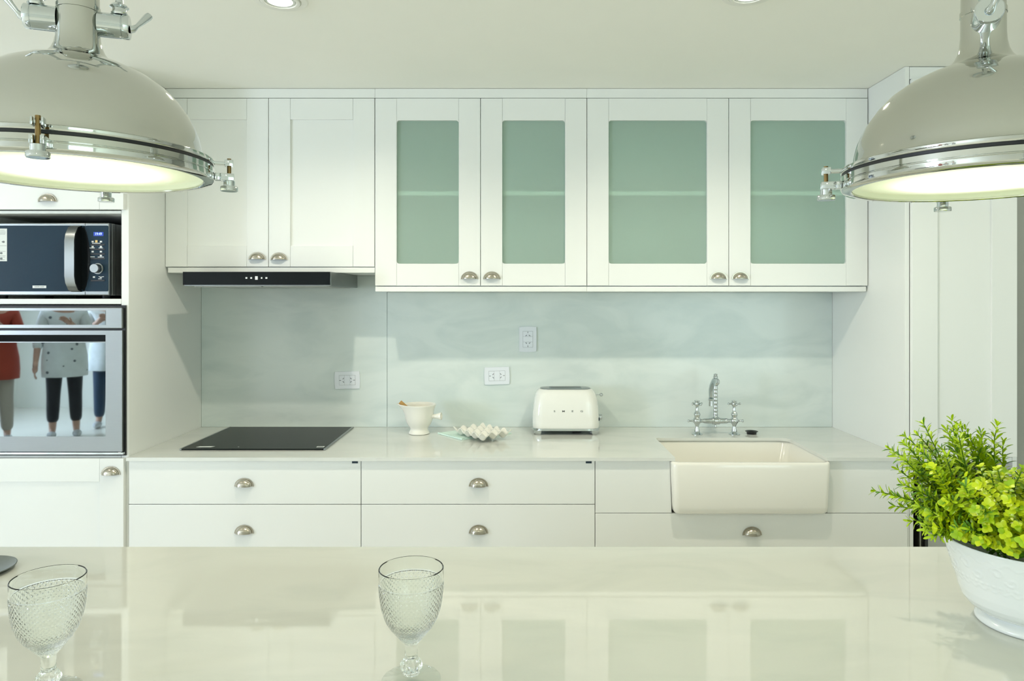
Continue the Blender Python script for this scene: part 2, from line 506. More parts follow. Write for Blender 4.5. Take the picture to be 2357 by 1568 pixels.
pull(d, at(109, 464, YD).x, YD, at(109, 464, YD).z)
d = shaker(col, CX0+0.012, CX1-0.010, 0.12, 0.898, YD)
pull(d, at(255, 1092, YD).x, YD, at(255, 1092, YD).z)

# oven
ov = thing('oven', 'built-in stainless oven with mirror-dark glass under the microwave', 'oven', (-1.815, 3.0, 0.906))
OX0, OX1, YO = -2.114, -1.517, 2.742
def zo(py): return CZ - (py - 690) / F * YO
box('cavity', M['black'], ov, OX0+0.02, OX1-0.018, YP+0.001, 3.30, 0.912, 1.484, 0)
box('gasket', M['gasket'], ov, OX0-0.004, OX1+0.006, 2.7585, YP-0.0006, 0.9065, zo(703), 0)
box('fascia', M['steel'], ov, OX0, OX1, YO, 2.758, zo(756), zo(708.5), 0.002)
gx0, gx1 = -2.05, at(243, 0, YO).x
o = box('fascia_glass', M['mirrorglass'], ov, gx0, gx1, YO-0.0012, YO-0.0002, zo(748), zo(715), 0.0003)
dr = part('door', ov)
bm = NB(); z0, z1 = zo(1040), zo(761)
bx(bm, OX0, OX1, YO, 2.758, z0, zo(1005)); bx(bm, OX0, OX1, YO, 2.758, zo(771), z1)
bx(bm, OX0, gx0, YO, 2.758, zo(1005), zo(771)); bx(bm, gx1, OX1, YO, 2.758, zo(1005), zo(771))
bmesh.ops.remove_doubles(bm, verts=bm.verts, dist=1e-5)
fin('door_frame', bm, M['steel'], dr, smooth=0)
o = box('door_glass', M['mirrorglass'], dr, gx0, gx1, YO+0.001, YO+0.006, zo(1005), zo(789), 0)
o['label'] = 'dark mirror-like oven glass'
box('vent_strip', M['blackglass'], dr, gx0, gx1, YO+0.001, YO+0.006, zo(786.5), zo(771), 0)
box('handle_bar', M['steel'], dr, gx0, gx1, YO-0.001, YO+0.005, zo(789), zo(786.5), 0.0005)
box('bottom_trim', M['chrome'], ov, OX0, OX1+0.004, YO+0.002, 2.758, zo(1047), zo(1042), 0.001)

# microwave
mw = thing('microwave', 'stainless microwave with smoked blue door glass in the open niche', 'microwave', (-1.85, 2.98, 1.5145))
MX0, MX1, YM = -2.09, -1.600, 2.80
zt, zb = 1.812, 1.527
def zm(py): return CZ - (py - 690) / F * YM
def xm(px): return (px - 1188) / F * YM
box('case', M['steel_dark'], mw, MX0, MX1, YM+0.022, 3.17, zb, zt, 0.003)
box('front_frame', M['steel'], mw, MX0, MX1+0.001, YM, YM+0.021, zb, zt, 0.004)
box('case_seam', M['gasket'], mw, MX0-.0005, MX1+.0008, YM+0.046, YM+0.048, zb-.0005, zt+.0005, 0)
for fx in (MX0+.04, MX1-.04):
    for fy in (YM+.05, 3.13):
        fin('foot', lathe(NB(), [(0, 1.5145), (.014, 1.5145), (.016, 1.527), (0, 1.527)], 16, Matrix.Translation((fx, fy, 0))), M['black'], mw)
fin('door_glass', prism(NB(), rrect(MX0+.012, xm(195.5), zm(671), zm(519.5), .004), YM-.0022, YM-.0003), M['mwglass'], mw)['label'] = 'smoked blue door glass'
cp = fin('control_panel', prism(NB(), rrect(xm(196.6), xm(250), zm(671), zm(519.5), .006), YM-.0022, YM-.0003), M['mwglass'], mw)
box('door_seam', M['gasket'], mw, xm(195.6), xm(196.5), YM-.0006, YM+.002, zb+.001, zt-.001, 0)
# handle: steel bow with a black inner side
hx0, hx1 = xm(165), xm(187)
def bow(bm, x0, x1, off):
    pr = [(YM-.0023, zm(520)), (YM-.022, zm(524)), (YM-.040+off, zm(541)), (YM-.046+off, zm(556)), (YM-.046+off, zm(637)), (YM-.040+off, zm(652)), (YM-.022, zm(668)), (YM-.0023, zm(672))]
    a = [bm.verts.new((x0, y, z)) for y, z in pr]; b = [bm.verts.new((x1, y, z)) for y, z in pr]
    bm.faces.new(a); bm.faces.new(b[::-1])
    for i in range(len(pr)):
        j = (i + 1) % len(pr); bm.faces.new((a[i], b[i], b[j], a[j]))
    return bm
hd = fin('handle', bow(NB(), hx0, hx1, 0), M['steel'], mw, smooth=50)
fin('handle_lining', bow(NB(), hx1+.0002, hx1+.003, 0.002), M['blackglass'], hd, smooth=0)
lens = [(xm(194.5), zm(522))] + [(xm(194.5 + 14*math.sin(PI*k/12)**.7), zm(522 + 148*k/12)) for k in range(1, 12)] + [(xm(194.5), zm(670))]
fin('grip_recess', prism(NB(), [(xm(183), zm(530)), (xm(183), zm(660))][::-1] + lens, YM-.0034, YM-.0024), M['blackglass'], mw)
dp = box('display', M['display'], cp, xm(216.5), xm(239), YM-.0034, YM-.0024, zm(543.5), zm(534.5), 0)
text('digits', '19:49', .0145, M['digits'], cp, (xm(227.8), YM-.0040, zm(539)), .0002, sx=0.86)
box('icon', M['gold'], cp, xm(220), xm(225.3), YM-.0030, YM-.0024, zm(558.5), zm(553), 0)
for ix, iy in ((214, 556.5), (233, 556.5), (214, 568), (233, 568), (214, 579.5), (233, 579.5), (233, 588.5), (217, 638), (233, 638)):
    box('icon', M['print'], cp, xm(ix-2.2), xm(ix+2.6), YM-.0030, YM-.0024, zm(iy+1.8), zm(iy-1.8), 0)
for lx0, lx1, ly in ((213, 232, 560.2), (207, 219, 571), (228, 238, 571), (209, 219, 591.5), (226, 240, 592), (218, 232, 594.8), (228, 240, 637), (227, 235, 642)):
    box('caption', M['print'], cp, xm(lx0), xm(lx1), YM-.0030, YM-.0024, zm(ly+.7), zm(ly-.7), 0)
for ly in (563.6, 574.3, 585, 595.6, 646):
    box('button', M['black'], cp, xm(210), xm(242.5), YM-.0042, YM-.0024, zm(ly+1.6), zm(ly-1.6), .0004)
kb = fin('knob', lathe(NB(), [(.0215, 0), (.0215, .003), (.018, .0035), (.0175, .026), (.0165, .028), (0, .028)], 32, place((xm(226.5), YM-.0024, zm(618.5)), (0, -1, 0))), M['steel'], cp)
bd = box('badge', M['print'], mw, xm(76), xm(107.5), YM-.0030, YM-.0024, zm(663.5), zm(657.5), .0003)
text('badge_text', 'CERAMIC INSIDE', .0065, M['greyink'], mw, (xm(91.7), YM-.0033, zm(660.5)), .0001, sx=.78)
bd = box('energy_label', M['sticker'], mw, xm(-26), xm(17.3), YM-.0030, YM-.0024, zm(601.5), zm(526.5), 0)
for ly, lx in ((530, 12), (534, 14), (537, 14), (539.5, 13), (566, 16), (579, 14), (589, 14), (592, 13), (598, 12)):
    box('label_line', M['greyink'], bd, xm(-20), xm(lx), YM-.0033, YM-.0030, zm(ly+.35), zm(ly-.35), 0)
for lx, ly in ((8.5, 557), (3.5, 583), (3.5, 595.5)):
    fin('label_arrow', prism(NB(), [(xm(lx-4), zm(ly)), (xm(lx), zm(ly-2.5)), (xm(lx+3.5), zm(ly-2)), (xm(lx+3.5), zm(ly+2)), (xm(lx), zm(ly+2.5))], YM-.0033, YM-.0030), M['greyink'], bd, smooth=0)

# ---------------------------------------------------------------- tall cabinet at the right end
tc_ = thing('larder_cabinet', 'tall white larder cabinet behind the potted plant', 'cabinet', (1.735, 3.09, 0))
TX0, TX1 = XR, 1.944
box('side_panel', M['paint'], tc_, TX0, TX0+0.0175, YP, YB-0.003, 0, CEIL-0.001)
box('side_panel', M['paint'], tc_, TX1-0.018, TX1, YP, YB-0.003, 0, CEIL-0.001)
box('top_filler', M['paint'], tc_, TX0+0.019, TX1-0.019, YP, YP+0.02, 2.366, CEIL-0.0025)
box('back_panel', M['paint'], tc_, TX0+0.019, TX1-0.019, YB-0.03, YB-0.004, 0.9, 2.4)
box('shelf', M['paint'], tc_, TX0+0.0185, TX1-0.019, YP, YB-0.031, 0.879, 0.899)
box('shaded_niche_lining', M['niche'], tc_, TX0+0.0185, 1.541, YP+0.002, YB-0.031, 0.0, 0.878, 0)
box('niche_edge', M['paint'], tc_, TX0+0.0185, 1.541, YP, YP+0.0018, 0.0, 0.878, 0)
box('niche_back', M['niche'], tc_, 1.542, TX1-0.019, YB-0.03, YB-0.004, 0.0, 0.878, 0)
d = shaker(tc_, TX0+0.019, TX1-0.012, 0.903, 2.363, YD+0.002, stile=0.098)
pull(d, at(2131, 1042, YD).x, YD+0.002, at(2131, 1037, YD).z)
fr = thing('small_fridge', 'small stainless fridge standing in the dark niche below the larder door', 'fridge', (1.75, 3.05, 0))
box('body', M['black'], fr, 1.59, 1.915, 2.86, 3.36, 0.012, 0.80, 0.004)
box('door', M['steel_dark'], fr, 1.592, 1.913, 2.812, 2.858, 0.05, 0.795, 0.006)
box('handle', M['black'], fr, 1.60, 1.615, 2.79, 2.811, 0.30, 0.70, 0.004)
for fx in (1.62, 1.885):
    fin('foot', lathe(NB(), [(0, 0), (.015, 0), (.015, .013), (0, .013)], 12, Matrix.Translation((fx, 2.9, 0))), M['black'], fr)

# ---------------------------------------------------------------- wall cabinets
YU = 3.05
uA = thing('wall_cabinet', 'white wall cabinet with two solid panelled doors above the extractor hood', 'cabinet', (-1.055, 3.24, 1.625), 'wall cabinets')
box('carcass', M['paint'], uA, -1.501, -0.606, YU+0.021, YB-0.003, 1.649, 2.373, 0.001)
box('bottom_board', M['paint'], uA, -1.493, -0.606, YU+0.004, YB-0.022, 1.6255, 1.6480)
box('top_filler', M['paint'], uA, -1.501, -0.605, YU+0.002, YU+0.02, 2.3745, CEIL-0.0015)
xs = (618 - 1188) / F * YU
d = shaker(uA, -1.501, xs-0.0012, 1.651, 2.372, YU); pull(d, at(592, 597, YU).x, YU, at(592, 597, YU).z)
d = shaker(uA, xs+0.0012, -0.6065, 1.651, 2.372, YU); pull(d, at(642, 598, YU).x, YU, at(642, 598, YU).z)

def glass_cabinet(label, x0, xm_, x1, h):
    u = thing('wall_cabinet', label, 'cabinet', ((x0+x1)/2, 3.24, 1.545), 'wall cabinets')
    z0, z1 = 1.567, 2.373; t = 0.018; yb = YB-0.003
    box('side_panel', M['carcass'], u, x0, x0+t, YU+0.0215, yb, z0, z1, 0.0006)
    box('side_panel', M['carcass'], u, x1-t, x1, YU+0.0215, yb, z0, z1, 0.0006)
    box('top_panel', M['carcass'], u, x0+t, x1-t, YU+0.0215, yb, z1-t, z1, 0.0006)
    box('bottom_panel', M['carcass'], u, x0+t, x1-t, YU+0.0215, yb, z0, z0+t, 0.0006)
    box('back_panel', M['carcass'], u, x0+t, x1-t, yb-0.008, yb, z0+t, z1-t, 0)
    box('shelf', M['shelfwhite'], u, x0+t+.001, x1-t-.001, YU+0.0245, yb-0.009, 1.960, 1.978, 0.001)
    box('bottom_board', M['paint'], u, x0+(0 if x0 > 0 else 0.001), x1-(0.006 if x1 > 1 else 0), YU+0.003, YB-0.022, 1.5450, 1.5660)
    box('top_filler', M['paint'], u, x0, x1, YU+0.002, YU+0.02, 2.3745, CEIL-0.0015)
    for a, b, px in ((x0+0.001, xm_-0.0012, h[0]), (xm_+0.0012, x1-0.001, h[1])):
        d = glazed(u, a, b, 1.570, 2.372, YU)
        pull(d, at(px, 642, YU).x, YU, at(px, 642, YU).z)
    return u
glass_cabinet('narrower white wall cabinet with two green glass doors next to the hood', -0.6045, (1106-1188)/F*YU, 0.3028, (1081, 1132))
glass_cabinet('wider white wall cabinet with two green glass doors above the sink', 0.3032, (1677.5-1188)/F*YU, 1.506, (1654, 1704))

# ---------------------------------------------------------------- splashback, worktop, base units
sp = thing('splashback', 'pale grey marble splashback behind hob, toaster and tap', 'splashback', (0, 3.41, ZC))
box('slab', M['splash'], sp, XL+0.003, -0.6166, YS, YB-0.001, ZC+0.0005, 1.6250, 0.0006)
box('slab', M['splash'], sp, -0.6150, XR-0.001, YS, YB-0.001, ZC+0.0005, 1.5445, 0.0006)

# worktop with the sink cut-out open to the front
SX0, SX1, SYB = 0.612, 1.196, 3.136
YW = 2.742
def cut(r=0.045, n=6):
    pts = [(SX0, YW)]
    pts += [(SX0, SYB - 0.012), (SX0 + 0.012, SYB)]
    for k in range(n + 1):
        a = PI/2 - PI/2*k/n
        pts.append((SX1 - r + r*math.cos(a), SYB - r + r*math.sin(a)))
    pts += [(SX1, YW)]
    return pts
c = cut()
outline = [(XL+0.004, YW)] + c + [(XR+0.006, YW), (XR+0.006, YP-0.0015), (XR-0.001, YP-0.0015), (XR-0.001, YS+0.019), (XL+0.003, YS+0.019), (XL+0.003, YP)]
bm = plate(NB(), outline, ZC-0.0135, ZC)
bmesh.ops.triangulate(bm, faces=[f for f in bm.faces if len(f.verts) > 4])
tag(fin('worktop', bm, M['counter'], None, smooth=20), 'white polished marble worktop along the back wall', 'worktop')

YF = 2.757
zrow = CZ - (1161.5 - 690) / F * YF
zs = CZ - (1181.5 - 690) / F * YF
def slab_front(parent, name, x0, x1, z0, z1):
    return box(name, M['paint'], parent, x0, x1, YF, YF+0.019, z0, z1, 0.0014)
def base_unit(label, x0, x1, hx, badge):
    u = thing('base_cabinet', label, 'cabinet', ((x0+x1)/2, 3.06, 0), 'base cabinets')
    box('carcass', M['paint'], u, max(x0, XL+.003), min(x1, XR-.001), YF+0.0195 if x0 > -1.4 else YF+0.0195, YB-0.003, 0.10, 0.884, 0)
    box('plinth', M['paint'], u, max(x0, XL+.003), min(x1, XR-.001), YF+0.07, YF+0.09, 0, 0.099, 0)
    for i, (z0, z1, py) in enumerate(((zrow+0.0012, 0.8865, 1119), (0.42, zrow-0.0012, 1227), (0.102, 0.4176, None))):
        d = slab_front(u, 'drawer', x0+0.0012, x1-0.0012, z0, z1)
        pull(d, at(hx, 0, YF).x, YF, at(0, py, YF).z if py else 0.33)
        if i == 0:
            b = box('maker_tab', M['navy'], d, at(badge-6.8, 0, YF).x, at(badge+6.8, 0, YF).x, YF-0.0008, YF-0.0001, at(0, 1066.8, YF).z, at(0, 1062, YF).z, 0)
            b['label'] = 'tiny dark tab'
    return u
xa, xb = at(831, 0, YF).x, at(1369.7, 0, YF).x
base_unit('white drawer cabinet below the black hob', -1.500, xa, 562, 817)
base_unit('white drawer cabinet below the toaster', xa, xb, 1101.5, 1355)
u = thing('base_cabinet', 'white cabinet under and around the butler sink', 'cabinet', (0.91, 3.06, 0), 'base cabinets')
bm = NB(); bx(bm, xb, XR-0.001, YF+0.0195, YB-0.003, 0.10, 0.62)
fin('carcass', bm, M['paint'], u)
box('side_panel', M['paint'], u, xb, xb+0.018, YF+0.0195, YB-0.003, 0.62, 0.884, 0)
box('side_panel', M['paint'], u, XR-0.019, XR-0.001, YF+0.0195, YB-0.003, 0.62, 0.884, 0)
box('plinth', M['paint'], u, xb, XR-0.001, YF+0.07, YF+0.09, 0, 0.099, 0)
prism_l = [(xb+.0012, .8865), (xb+.0012, zs+.0012), (0.6015, zs+.0012), (0.5945, .8865)]
prism_r = [(XR+.0055, .8865), (1.2115, .8865), (1.2045, zs+.0012), (XR+.0055, zs+.0012)]
fin('front_panel', prism(NB(), prism_l, YF, YF+.019), M['paint'], u, smooth=0)
fin('front_panel', prism(NB(), prism_r, YF, YF+.019), M['paint'], u, smooth=0)
d = slab_front(u, 'drawer', xb+.0012, XR+.0055, 0.36, zs-.0012)
pull(d, at(1731, 0, YF).x, YF, at(0, 1231, YF).z)
slab_front(u, 'drawer', xb+.0012, XR+.0055, 0.102, 0.3576)

# ---------------------------------------------------------------- butler sink
sk = thing('butler_sink', 'white fireclay apron sink set into the worktop', 'sink', (0.898, 2.93, 0.685))
def sink_bm():
    bm = NB()
    def loop(x0, x1, y0, y1, z, r, n=6):
        return [bm.verts.new((x, y, z)) for x, y in rrect(x0, x1, y0, y1, r, n)]
    zt_, zb_ = 0.8875, 0.690
    yf = 2.712; yb_ = 3.172
    x0, x1 = 0.595, 1.2035
    # outer: bottom -> top, slight draft, rounded lip at the front
    rings = [loop(x0+.016, x1-.016, yf+.014, yb_-.02, zb_, .02),
             loop(x0+.010, x1-.010, yf+.004, yb_-.012, zb_+.008, .022),
             loop(x0+.008, x1-.008, yf, yb_-.01, zb_+.03, .022),
             loop(x0+.001, x1-.001, yf, yb_, zt_-.010, .022),
             loop(x0+.002, x1-.002, yf+.002, yb_-.002, zt_-.003, .022),
             loop(x0+.006, x1-.0025, yf+.008, yb_-.008, zt_, .02),
             loop(x0+.011, x1-.004, yf+.018, yb_-.024, zt_, .03),
             loop(x0+.015, x1-.0065, yf+.024, yb_-.030, zt_-.006, .035),
             loop(x0+.028, x1-.024, yf+.034, yb_-.040, zb_+.045, .05),
             loop(x0+.060, x1-.060, yf+.060, yb_-.066, zb_+.022, .05)]
    for a, b in zip(rings, rings[1:]):
        n = len(a)
        for i in range(n): bm.faces.new((a[i], a[(i+1) % n], b[(i+1) % n], b[i]))
    bm.faces.new(rings[0][::-1]); bm.faces.new(rings[-1])
    return bm
fin('basin', sink_bm(), M['sink'], sk, smooth=50)
fin('drain', lathe(NB(), [(0, .7135), (.035, .7135), (.045, .7130), (.045, .7122)], 24, Matrix.Translation((0.898, 2.94, 0))), M['chrome'], sk)

# ---------------------------------------------------------------- bridge tap
TY = 3.216
tp = thing('bridge_tap', 'chrome bridge tap with two cross handles behind the sink', 'tap', (0.899, TY, ZC))
xl, xr_, xc = at(1604.4, 0, TY).x, at(1690, 0, TY).x, at(1647, 0, TY).x
post = [(0, 0), (.025, 0), (.025, .002), (.0175, .006), (.012, .012), (.0115, .022), (.008, .034), (.0078, .038), (.011, .046), (.0185, .057), (.0195, .062), (.0165, .070), (.012, .077), (.0125, .082), (.0150, .088), (.0150, .092), (.0125, .097), (.0085, .102), (.0070, .110), (.0068, .126), (0, .126)]
for px_, rz in ((xl, 0.45), (xr_, 0.1)):
    T = Matrix.Translation((px_, TY, ZC + .0004))
    pl = fin('pillar', lathe(NB(), post, 28, T), M['chrome'], tp)
    h = fin('cross_handle', lathe(NB(), [(0, .126), (.010, .127), (.0125, .133), (.0125, .142), (.010, .146), (.0125, .149), (.0115, .153), (0, .155)], 24, T), M['chrome'], tp)
    for k in range(4):
        a = rz + PI/2*k; dx, dy = math.cos(a), math.sin(a)
        bm = tube(NB(), [(px_ + dx*.010, TY + dy*.010, ZC+.138), (px_ + dx*.021, TY + dy*.021, ZC+.138)], [.0042, .0032], 10)
        bmesh.ops.create_uvsphere(bm, u_segments=12, v_segments=8, radius=.0056, matrix=Matrix.Translation((px_ + dx*.026, TY + dy*.026, ZC+.138)))
        fin('spoke', bm, M['chrome'], h)
    s = -1 if px_ == xl else 1
    bm = tube(NB(), [(px_ + s*.017, TY, ZC+.061), (px_ + s*.024, TY, ZC+.061), (px_ + s*.034, TY, ZC+.061)], [.006, .0042, .0036], 10)
    bmesh.ops.create_uvsphere(bm, u_segments=12, v_segments=8, radius=.0062, matrix=Matrix.Translation((px_ + s*.038, TY, ZC+.061)))
    fin('finial', bm, M['chrome'], tp)
    bm = lathe(NB(), [(0, 0), (.009, 0), (.0085, .012), (.0095, .014), (.0115, .020), (.0125, .045), (.014, .062), (.011, .064), (0, .064)], 20, place((px_ - s*.014, TY, ZC+.061), (-s, 0, 0)))
    fin('bridge_arm', bm, M['chrome'], tp)
fin('centre_block', lathe(NB(), [(0, -.017), (.0155, -.017), (.0165, -.014), (.0165, .014), (.0155, .017), (0, .017)], 24, place((xc, TY, ZC+.061), (1, 0, 0))), M['chrome'], tp)
fin('finial', lathe(NB(), [(0, .028), (.004, .0285), (.0055, .033), (.0035, .038), (.0045, .046), (0, .046)], 14, Matrix.Translation((xc, TY, ZC))), M['chrome'], tp)
col_prof = [(0, .076), (.0125, .076), (.0125, .079), (.0105, .081)]
z = .085
while z < .212:
    col_prof += [(.0098, z), (.0108, z+.006), (.0098, z+.012), (.0092, z+.014)]; z += .0165
col_prof += [(.0095, .219), (.012, .222), (.0175, .229), (.0190, .237), (.0175, .246), (.012, .252), (.008, .254), (.0105, .257), (.0105, .261), (.0075, .265), (.0090, .272), (0, .275)]
fin('column', lathe(NB(), col_prof, 24, Matrix.Translation((xc, TY, ZC))), M['chrome'], tp)
z0 = ZC + .237
pp = [(xc, TY, z0), (xc-.010, TY-.022, z0+.004), (xc-.024, TY-.052, z0+.004), (xc-.041, TY-.090, z0-.008), (xc-.053, TY-.120, z0-.026), (xc-.058, TY-.138, z0-.044), (xc-.060, TY-.145, z0-.055)]
fin('spout', tube(NB(), pp, [.013, .0125, .0125, .0118, .0108, .0098, .0095], 16), M['chrome'], tp, smooth=60)
fin('nozzle', lathe(NB(), [(0, .182), (.0085, .182), (.0115, .180), (.0115, .174), (.0092, .172), (.0098, .150), (.0085, .149), (.0075, .152), (0, .152)], 20, Matrix.Translation((xc-.060, TY-.146, ZC))), M['chrome'], tp)
fin('sink_plug', lathe(NB(), [(0, .004), (.014, .004), (.022, .010), (.028, .0125), (.0285, .0115), (.022, .0085), (.0205, .0006), (0, .0006)], 28, Matrix.Translation((at(1730, 0, 3.228).x, 3.228, ZC))), M['black'])
tag(bpy.data.objects['sink_plug'], 'small black rubber plug lying beside the tap', 'plug')

# ---------------------------------------------------------------- hood and hob
hx0, hx1 = -1.356, -0.757
hd = thing('extractor_hood', 'slim extractor hood with black glass front above the hob', 'hood', (-1.056, 3.15, 1.568))
box('body', M['steel'], hd, hx0, hx1, 2.910, YS-0.002, 1.566, 1.6240, 0.001)
box('front_glass', M['blackglass'], hd, hx0, hx1-.001, 2.898, 2.9095, 1.570, 1.6235, 0.0008)
for fx0, fx1 in ((hx0+.02, -1.06), (-1.05, hx1-.02)):
    box('grease_filter', M['steel_dark'], hd, fx0, fx1, 2.96, 3.33, 1.5635, 1.5655, 0)
for px_, w in ((567, 2), (578, 2), (590, 3), (602, 1.6), (613, 2.2)):
    hh = 4 if px_ == 590 else 1.8
    box('touch_symbol', M['print'], hd, at(px_-w, 0, 2.897).x, at(px_+w, 0, 2.897).x, 2.8975, 2.8979, at(0, 640+hh, 2.897).z, at(0, 640-hh, 2.897).z, 0)

hb = thing('induction_hob', 'dark grey glass induction hob flush on the worktop', 'hob', (-1.064, 3.12, ZC))
bx0, bx1, by0, by1 = -1.354, -0.773, 2.874, 3.375
box('glass_top', M['hobglass'], hb, bx0+.004, bx1-.004, by0, by1, ZC+.0004, ZC+.0060, 0.0015)
box('steel_edge', M['steel'], hb, bx0-.004, bx0+.0038, by0, by1, ZC+.0004, ZC+.0066, 0.001)
box('steel_edge', M['steel'], hb, bx1-.0038, bx1+.004, by0, by1, ZC+.0004, ZC+.0066, 0.001)
fin('logo_sticker', plate(NB(), [(-1.306, 2.905), (-1.245, 2.905), (-1.235, 2.925), (-1.298, 2.923)], ZC+.0061, ZC+.0064), M['sticker'], hb, smooth=0)
fin('spec_label', plate(NB(), [(-.815, 2.903), (-.785, 2.903), (-.785, 2.925), (-.815, 2.925)], ZC+.0061, ZC+.0064), M['sticker'], hb, smooth=0)
fin('spec_print', plate(NB(), [(-.812, 2.908), (-.789, 2.908), (-.789, 2.920), (-.812, 2.920)], ZC+.00642, ZC+.0066), M['greyink'], hb, smooth=0)
fin('power_mark', lathe(NB(), [(0, ZC+.0063), (.003, ZC+.0063), (.003, ZC+.0061)], 12, Matrix.Translation((-1.135, 2.913, 0))), M['print'], hb)

# ---------------------------------------------------------------- sockets
def socket(label, px, py, vertical, tilt):
    p = at(px, py, YS)
    s = thing('wall_socket', label, 'socket', (0, 0, 0), 'double sockets on the splashback')
    W, H = .120, .082
    def outline(w, h, bulge):
        pts = []
        for k in range(9): pts.append((-w/2 + w*k/8, h/2))
        for k in range(1, 9): pts.append((w/2 + bulge*math.sin(PI*k/9), h/2 - h*k/9))
        for k in range(9): pts.append((w/2 - w*k/8, -h/2))
        for k in range(1, 9): pts.append((-w/2 - bulge*math.sin(PI*k/9), -h/2 + h*k/9))
        return pts
    bm = prism(NB(), outline(W-.004, H, .0025), -.007, -.0006)
    bmesh.ops.bevel(bm, geom=[e for e in bm.edges if all(v.co.y < -.006 for v in e.verts)], offset=.002, segments=2, affect='EDGES')
    parts = [fin('faceplate', bm, M['socket'], s)]
    g = box('module_gap', M['greyink'], s, -.0387, .0387, -.0074, -.0072, -.0237, .0237, 0)
    for x0, x1, sgn in ((-.038, -.0133, -1), (-.0128, .0128, 0), (.0133, .038, 1)):
        m_ = box('module', M['socket'], s, x0, x1, -.0085, -.0075, -.023, .023, .0004)
        if sgn:
            cx = sgn*.020
            for zz in (1, -1):
                bm = NB(); bx(bm, -.0011, .0011, -.0091, -.0086, -.0042, .0042)
                bmesh.ops.rotate(bm, verts=bm.verts, cent=(0, 0, 0), matrix=Matrix.Rotation(-sgn*zz*PI/4.5, 3, 'Y'))
                bmesh.ops.translate(bm, verts=bm.verts, vec=(cx - sgn*.002, 0, zz*.008))
                fin('slot', bm, M['navy'], m_)
            bm = NB(); bx(bm, sgn*.033-.0038, sgn*.033+.0038, -.0091, -.0086, -.0010, .0010)
            fin('slot', bm, M['navy'], m_)
    s.location = (p.x, YS, p.z)
    s.rotation_euler = (0, (PI/2 if vertical else 0) + tilt, 0)
    return s
socket('white double socket on the splashback between hob and hood', 800, 875, False, -.02)
socket('white double socket mounted sideways above the egg tray', 1144, 865, False, -.03)
socket('white double socket mounted upright, highest on the splashback', 1215, 781, True, 0.0)

# ---------------------------------------------------------------- toaster
TOY = 3.283
to = thing('toaster', 'cream two-slot retro toaster with chrome base on the worktop', 'toaster', (0, 0, 0))
def sect(hx, hy, z, r, n=7):
    r = min(r, hx*.98, hy*.98)
    return [(x, y, z) for x, y in rrect(-hx, hx, -hy, hy, r, n)]
def loft(secs, cap0=True, cap1=True):
    bm = NB(); rings = [[bm.verts.new(p) for p in s] for s in secs]
    n = len(rings[0])
    for a, b in zip(rings, rings[1:]):
        for i in range(n): bm.faces.new((a[i], a[(i+1) % n], b[(i+1) % n], b[i]))
    if cap0: bm.faces.new(rings[0][::-1])
    if cap1: bm.faces.new(rings[-1])
    return bm
fin('body', loft([sect(.1500, .0855, .0285, .045), sect(.1515, .0870, .038, .046), sect(.1513, .0868, .055, .046), sect(.1500, .086, .085, .046), sect(.1475, .084, .120, .046),
                  sect(.1445, .0815, .145, .046), sect(.1400, .078, .166, .046), sect(.1340, .0725, .182, .045), sect(.1275, .066, .1925, .045), sect(.1200, .058, .1985, .044), sect(.1160, .054, .2000, .043)]), M['toaster'], to, smooth=60)
fin('top_plate', loft([sect(.1155, .0535, .2001, .043), sect(.1155, .0535, .2018, .043), sect(.1135, .0515, .2026, .042)]), M['steel'], to)
for yy in (-.021, .021):
    bm = prism(NB(), rrect(-.073, .073, yy-.011, yy+.011, .008), 0, 1)
    bm.free()
    fin('bread_slot', plate(NB(), rrect(-.073, .073, yy-.011, yy+.011, .008), .2027, .2033), M['black'], to)
    fin('slot_rim', tube(NB(), [(x, y, .2033) for x, y in rrect(-.0745, .0745, yy-.0125, yy+.0125, .009)] + [(.0745, yy+.0035, .2033)], .0011, 6), M['chrome'], to)
fin('base_band', loft([sect(.1490, .0845, .0165, .045), sect(.1525, .0880, .0190, .047), sect(.1525, .0880, .0270, .047), sect(.1505, .086, .0284, .045)]), M['chrome'], to)
for sx in (-1, 1):
    for sy in (-1, 1):
        bm = NB()
        top = [(sx*.112, sy*.089), (sx*.146, sy*.080), (sx*.146, sy*.050), (sx*.112, sy*.060)]
        bot = [(sx*.117, sy*.084), (sx*.138, sy*.077), (sx*.138, sy*.055), (sx*.117, sy*.062)]
        a = [bm.verts.new((x, y, .0005)) for x, y in bot]; b = [bm.verts.new((x, y, .0200)) for x, y in top]
        bm.faces.new(a); bm.faces.new(b)
        for i in range(4): bm.faces.new((a[i], a[(i+1) % 4], b[(i+1) % 4], b[i]))
        fin('foot', bm, M['chrome'], to, smooth=0)
bm = tube(NB(), [(.138, 0, .168), (.160, 0, .170)], .0022, 8)
bmesh.ops.create_uvsphere(bm, u_segments=16, v_segments=10, radius=.0085, matrix=Matrix.Translation((.166, 0, .170)))
fin('lever', bm, M['chrome'], to)
fin('dial', lathe(NB(), [(.016, 0), (.016, .006), (.013, .008), (.0125, .018), (.011, .020), (0, .020)], 24, place((.148, -.015, .070), (1, 0, .0))), M['chrome'], to)
fin('dial_button', lathe(NB(), [(.008, 0), (.008, .004), (.006, .005), (0, .005)], 16, place((.1475, -.050, .066), (1, 0, 0))), M['navy'], to)
for ch, px_ in zip('SMEG', (1748, 1833, 1919, 2006)):
    x = (px_ - 1862) / 4.135 / F * 3.2
    text('letter', ch, .0118, M['letter'], to, (x, -.0838, .1065), .0016, sx=1.5, bold=.0001)
fin('power_cable', tube(NB(), [(.02, .06, .006), (.06, .02, .005), (.07, -.03, .004), (.03, -.045, .0035)], .0028, 8), M['black'], to)
to.location = (at(1301, 0, TOY).x, TOY, ZC)

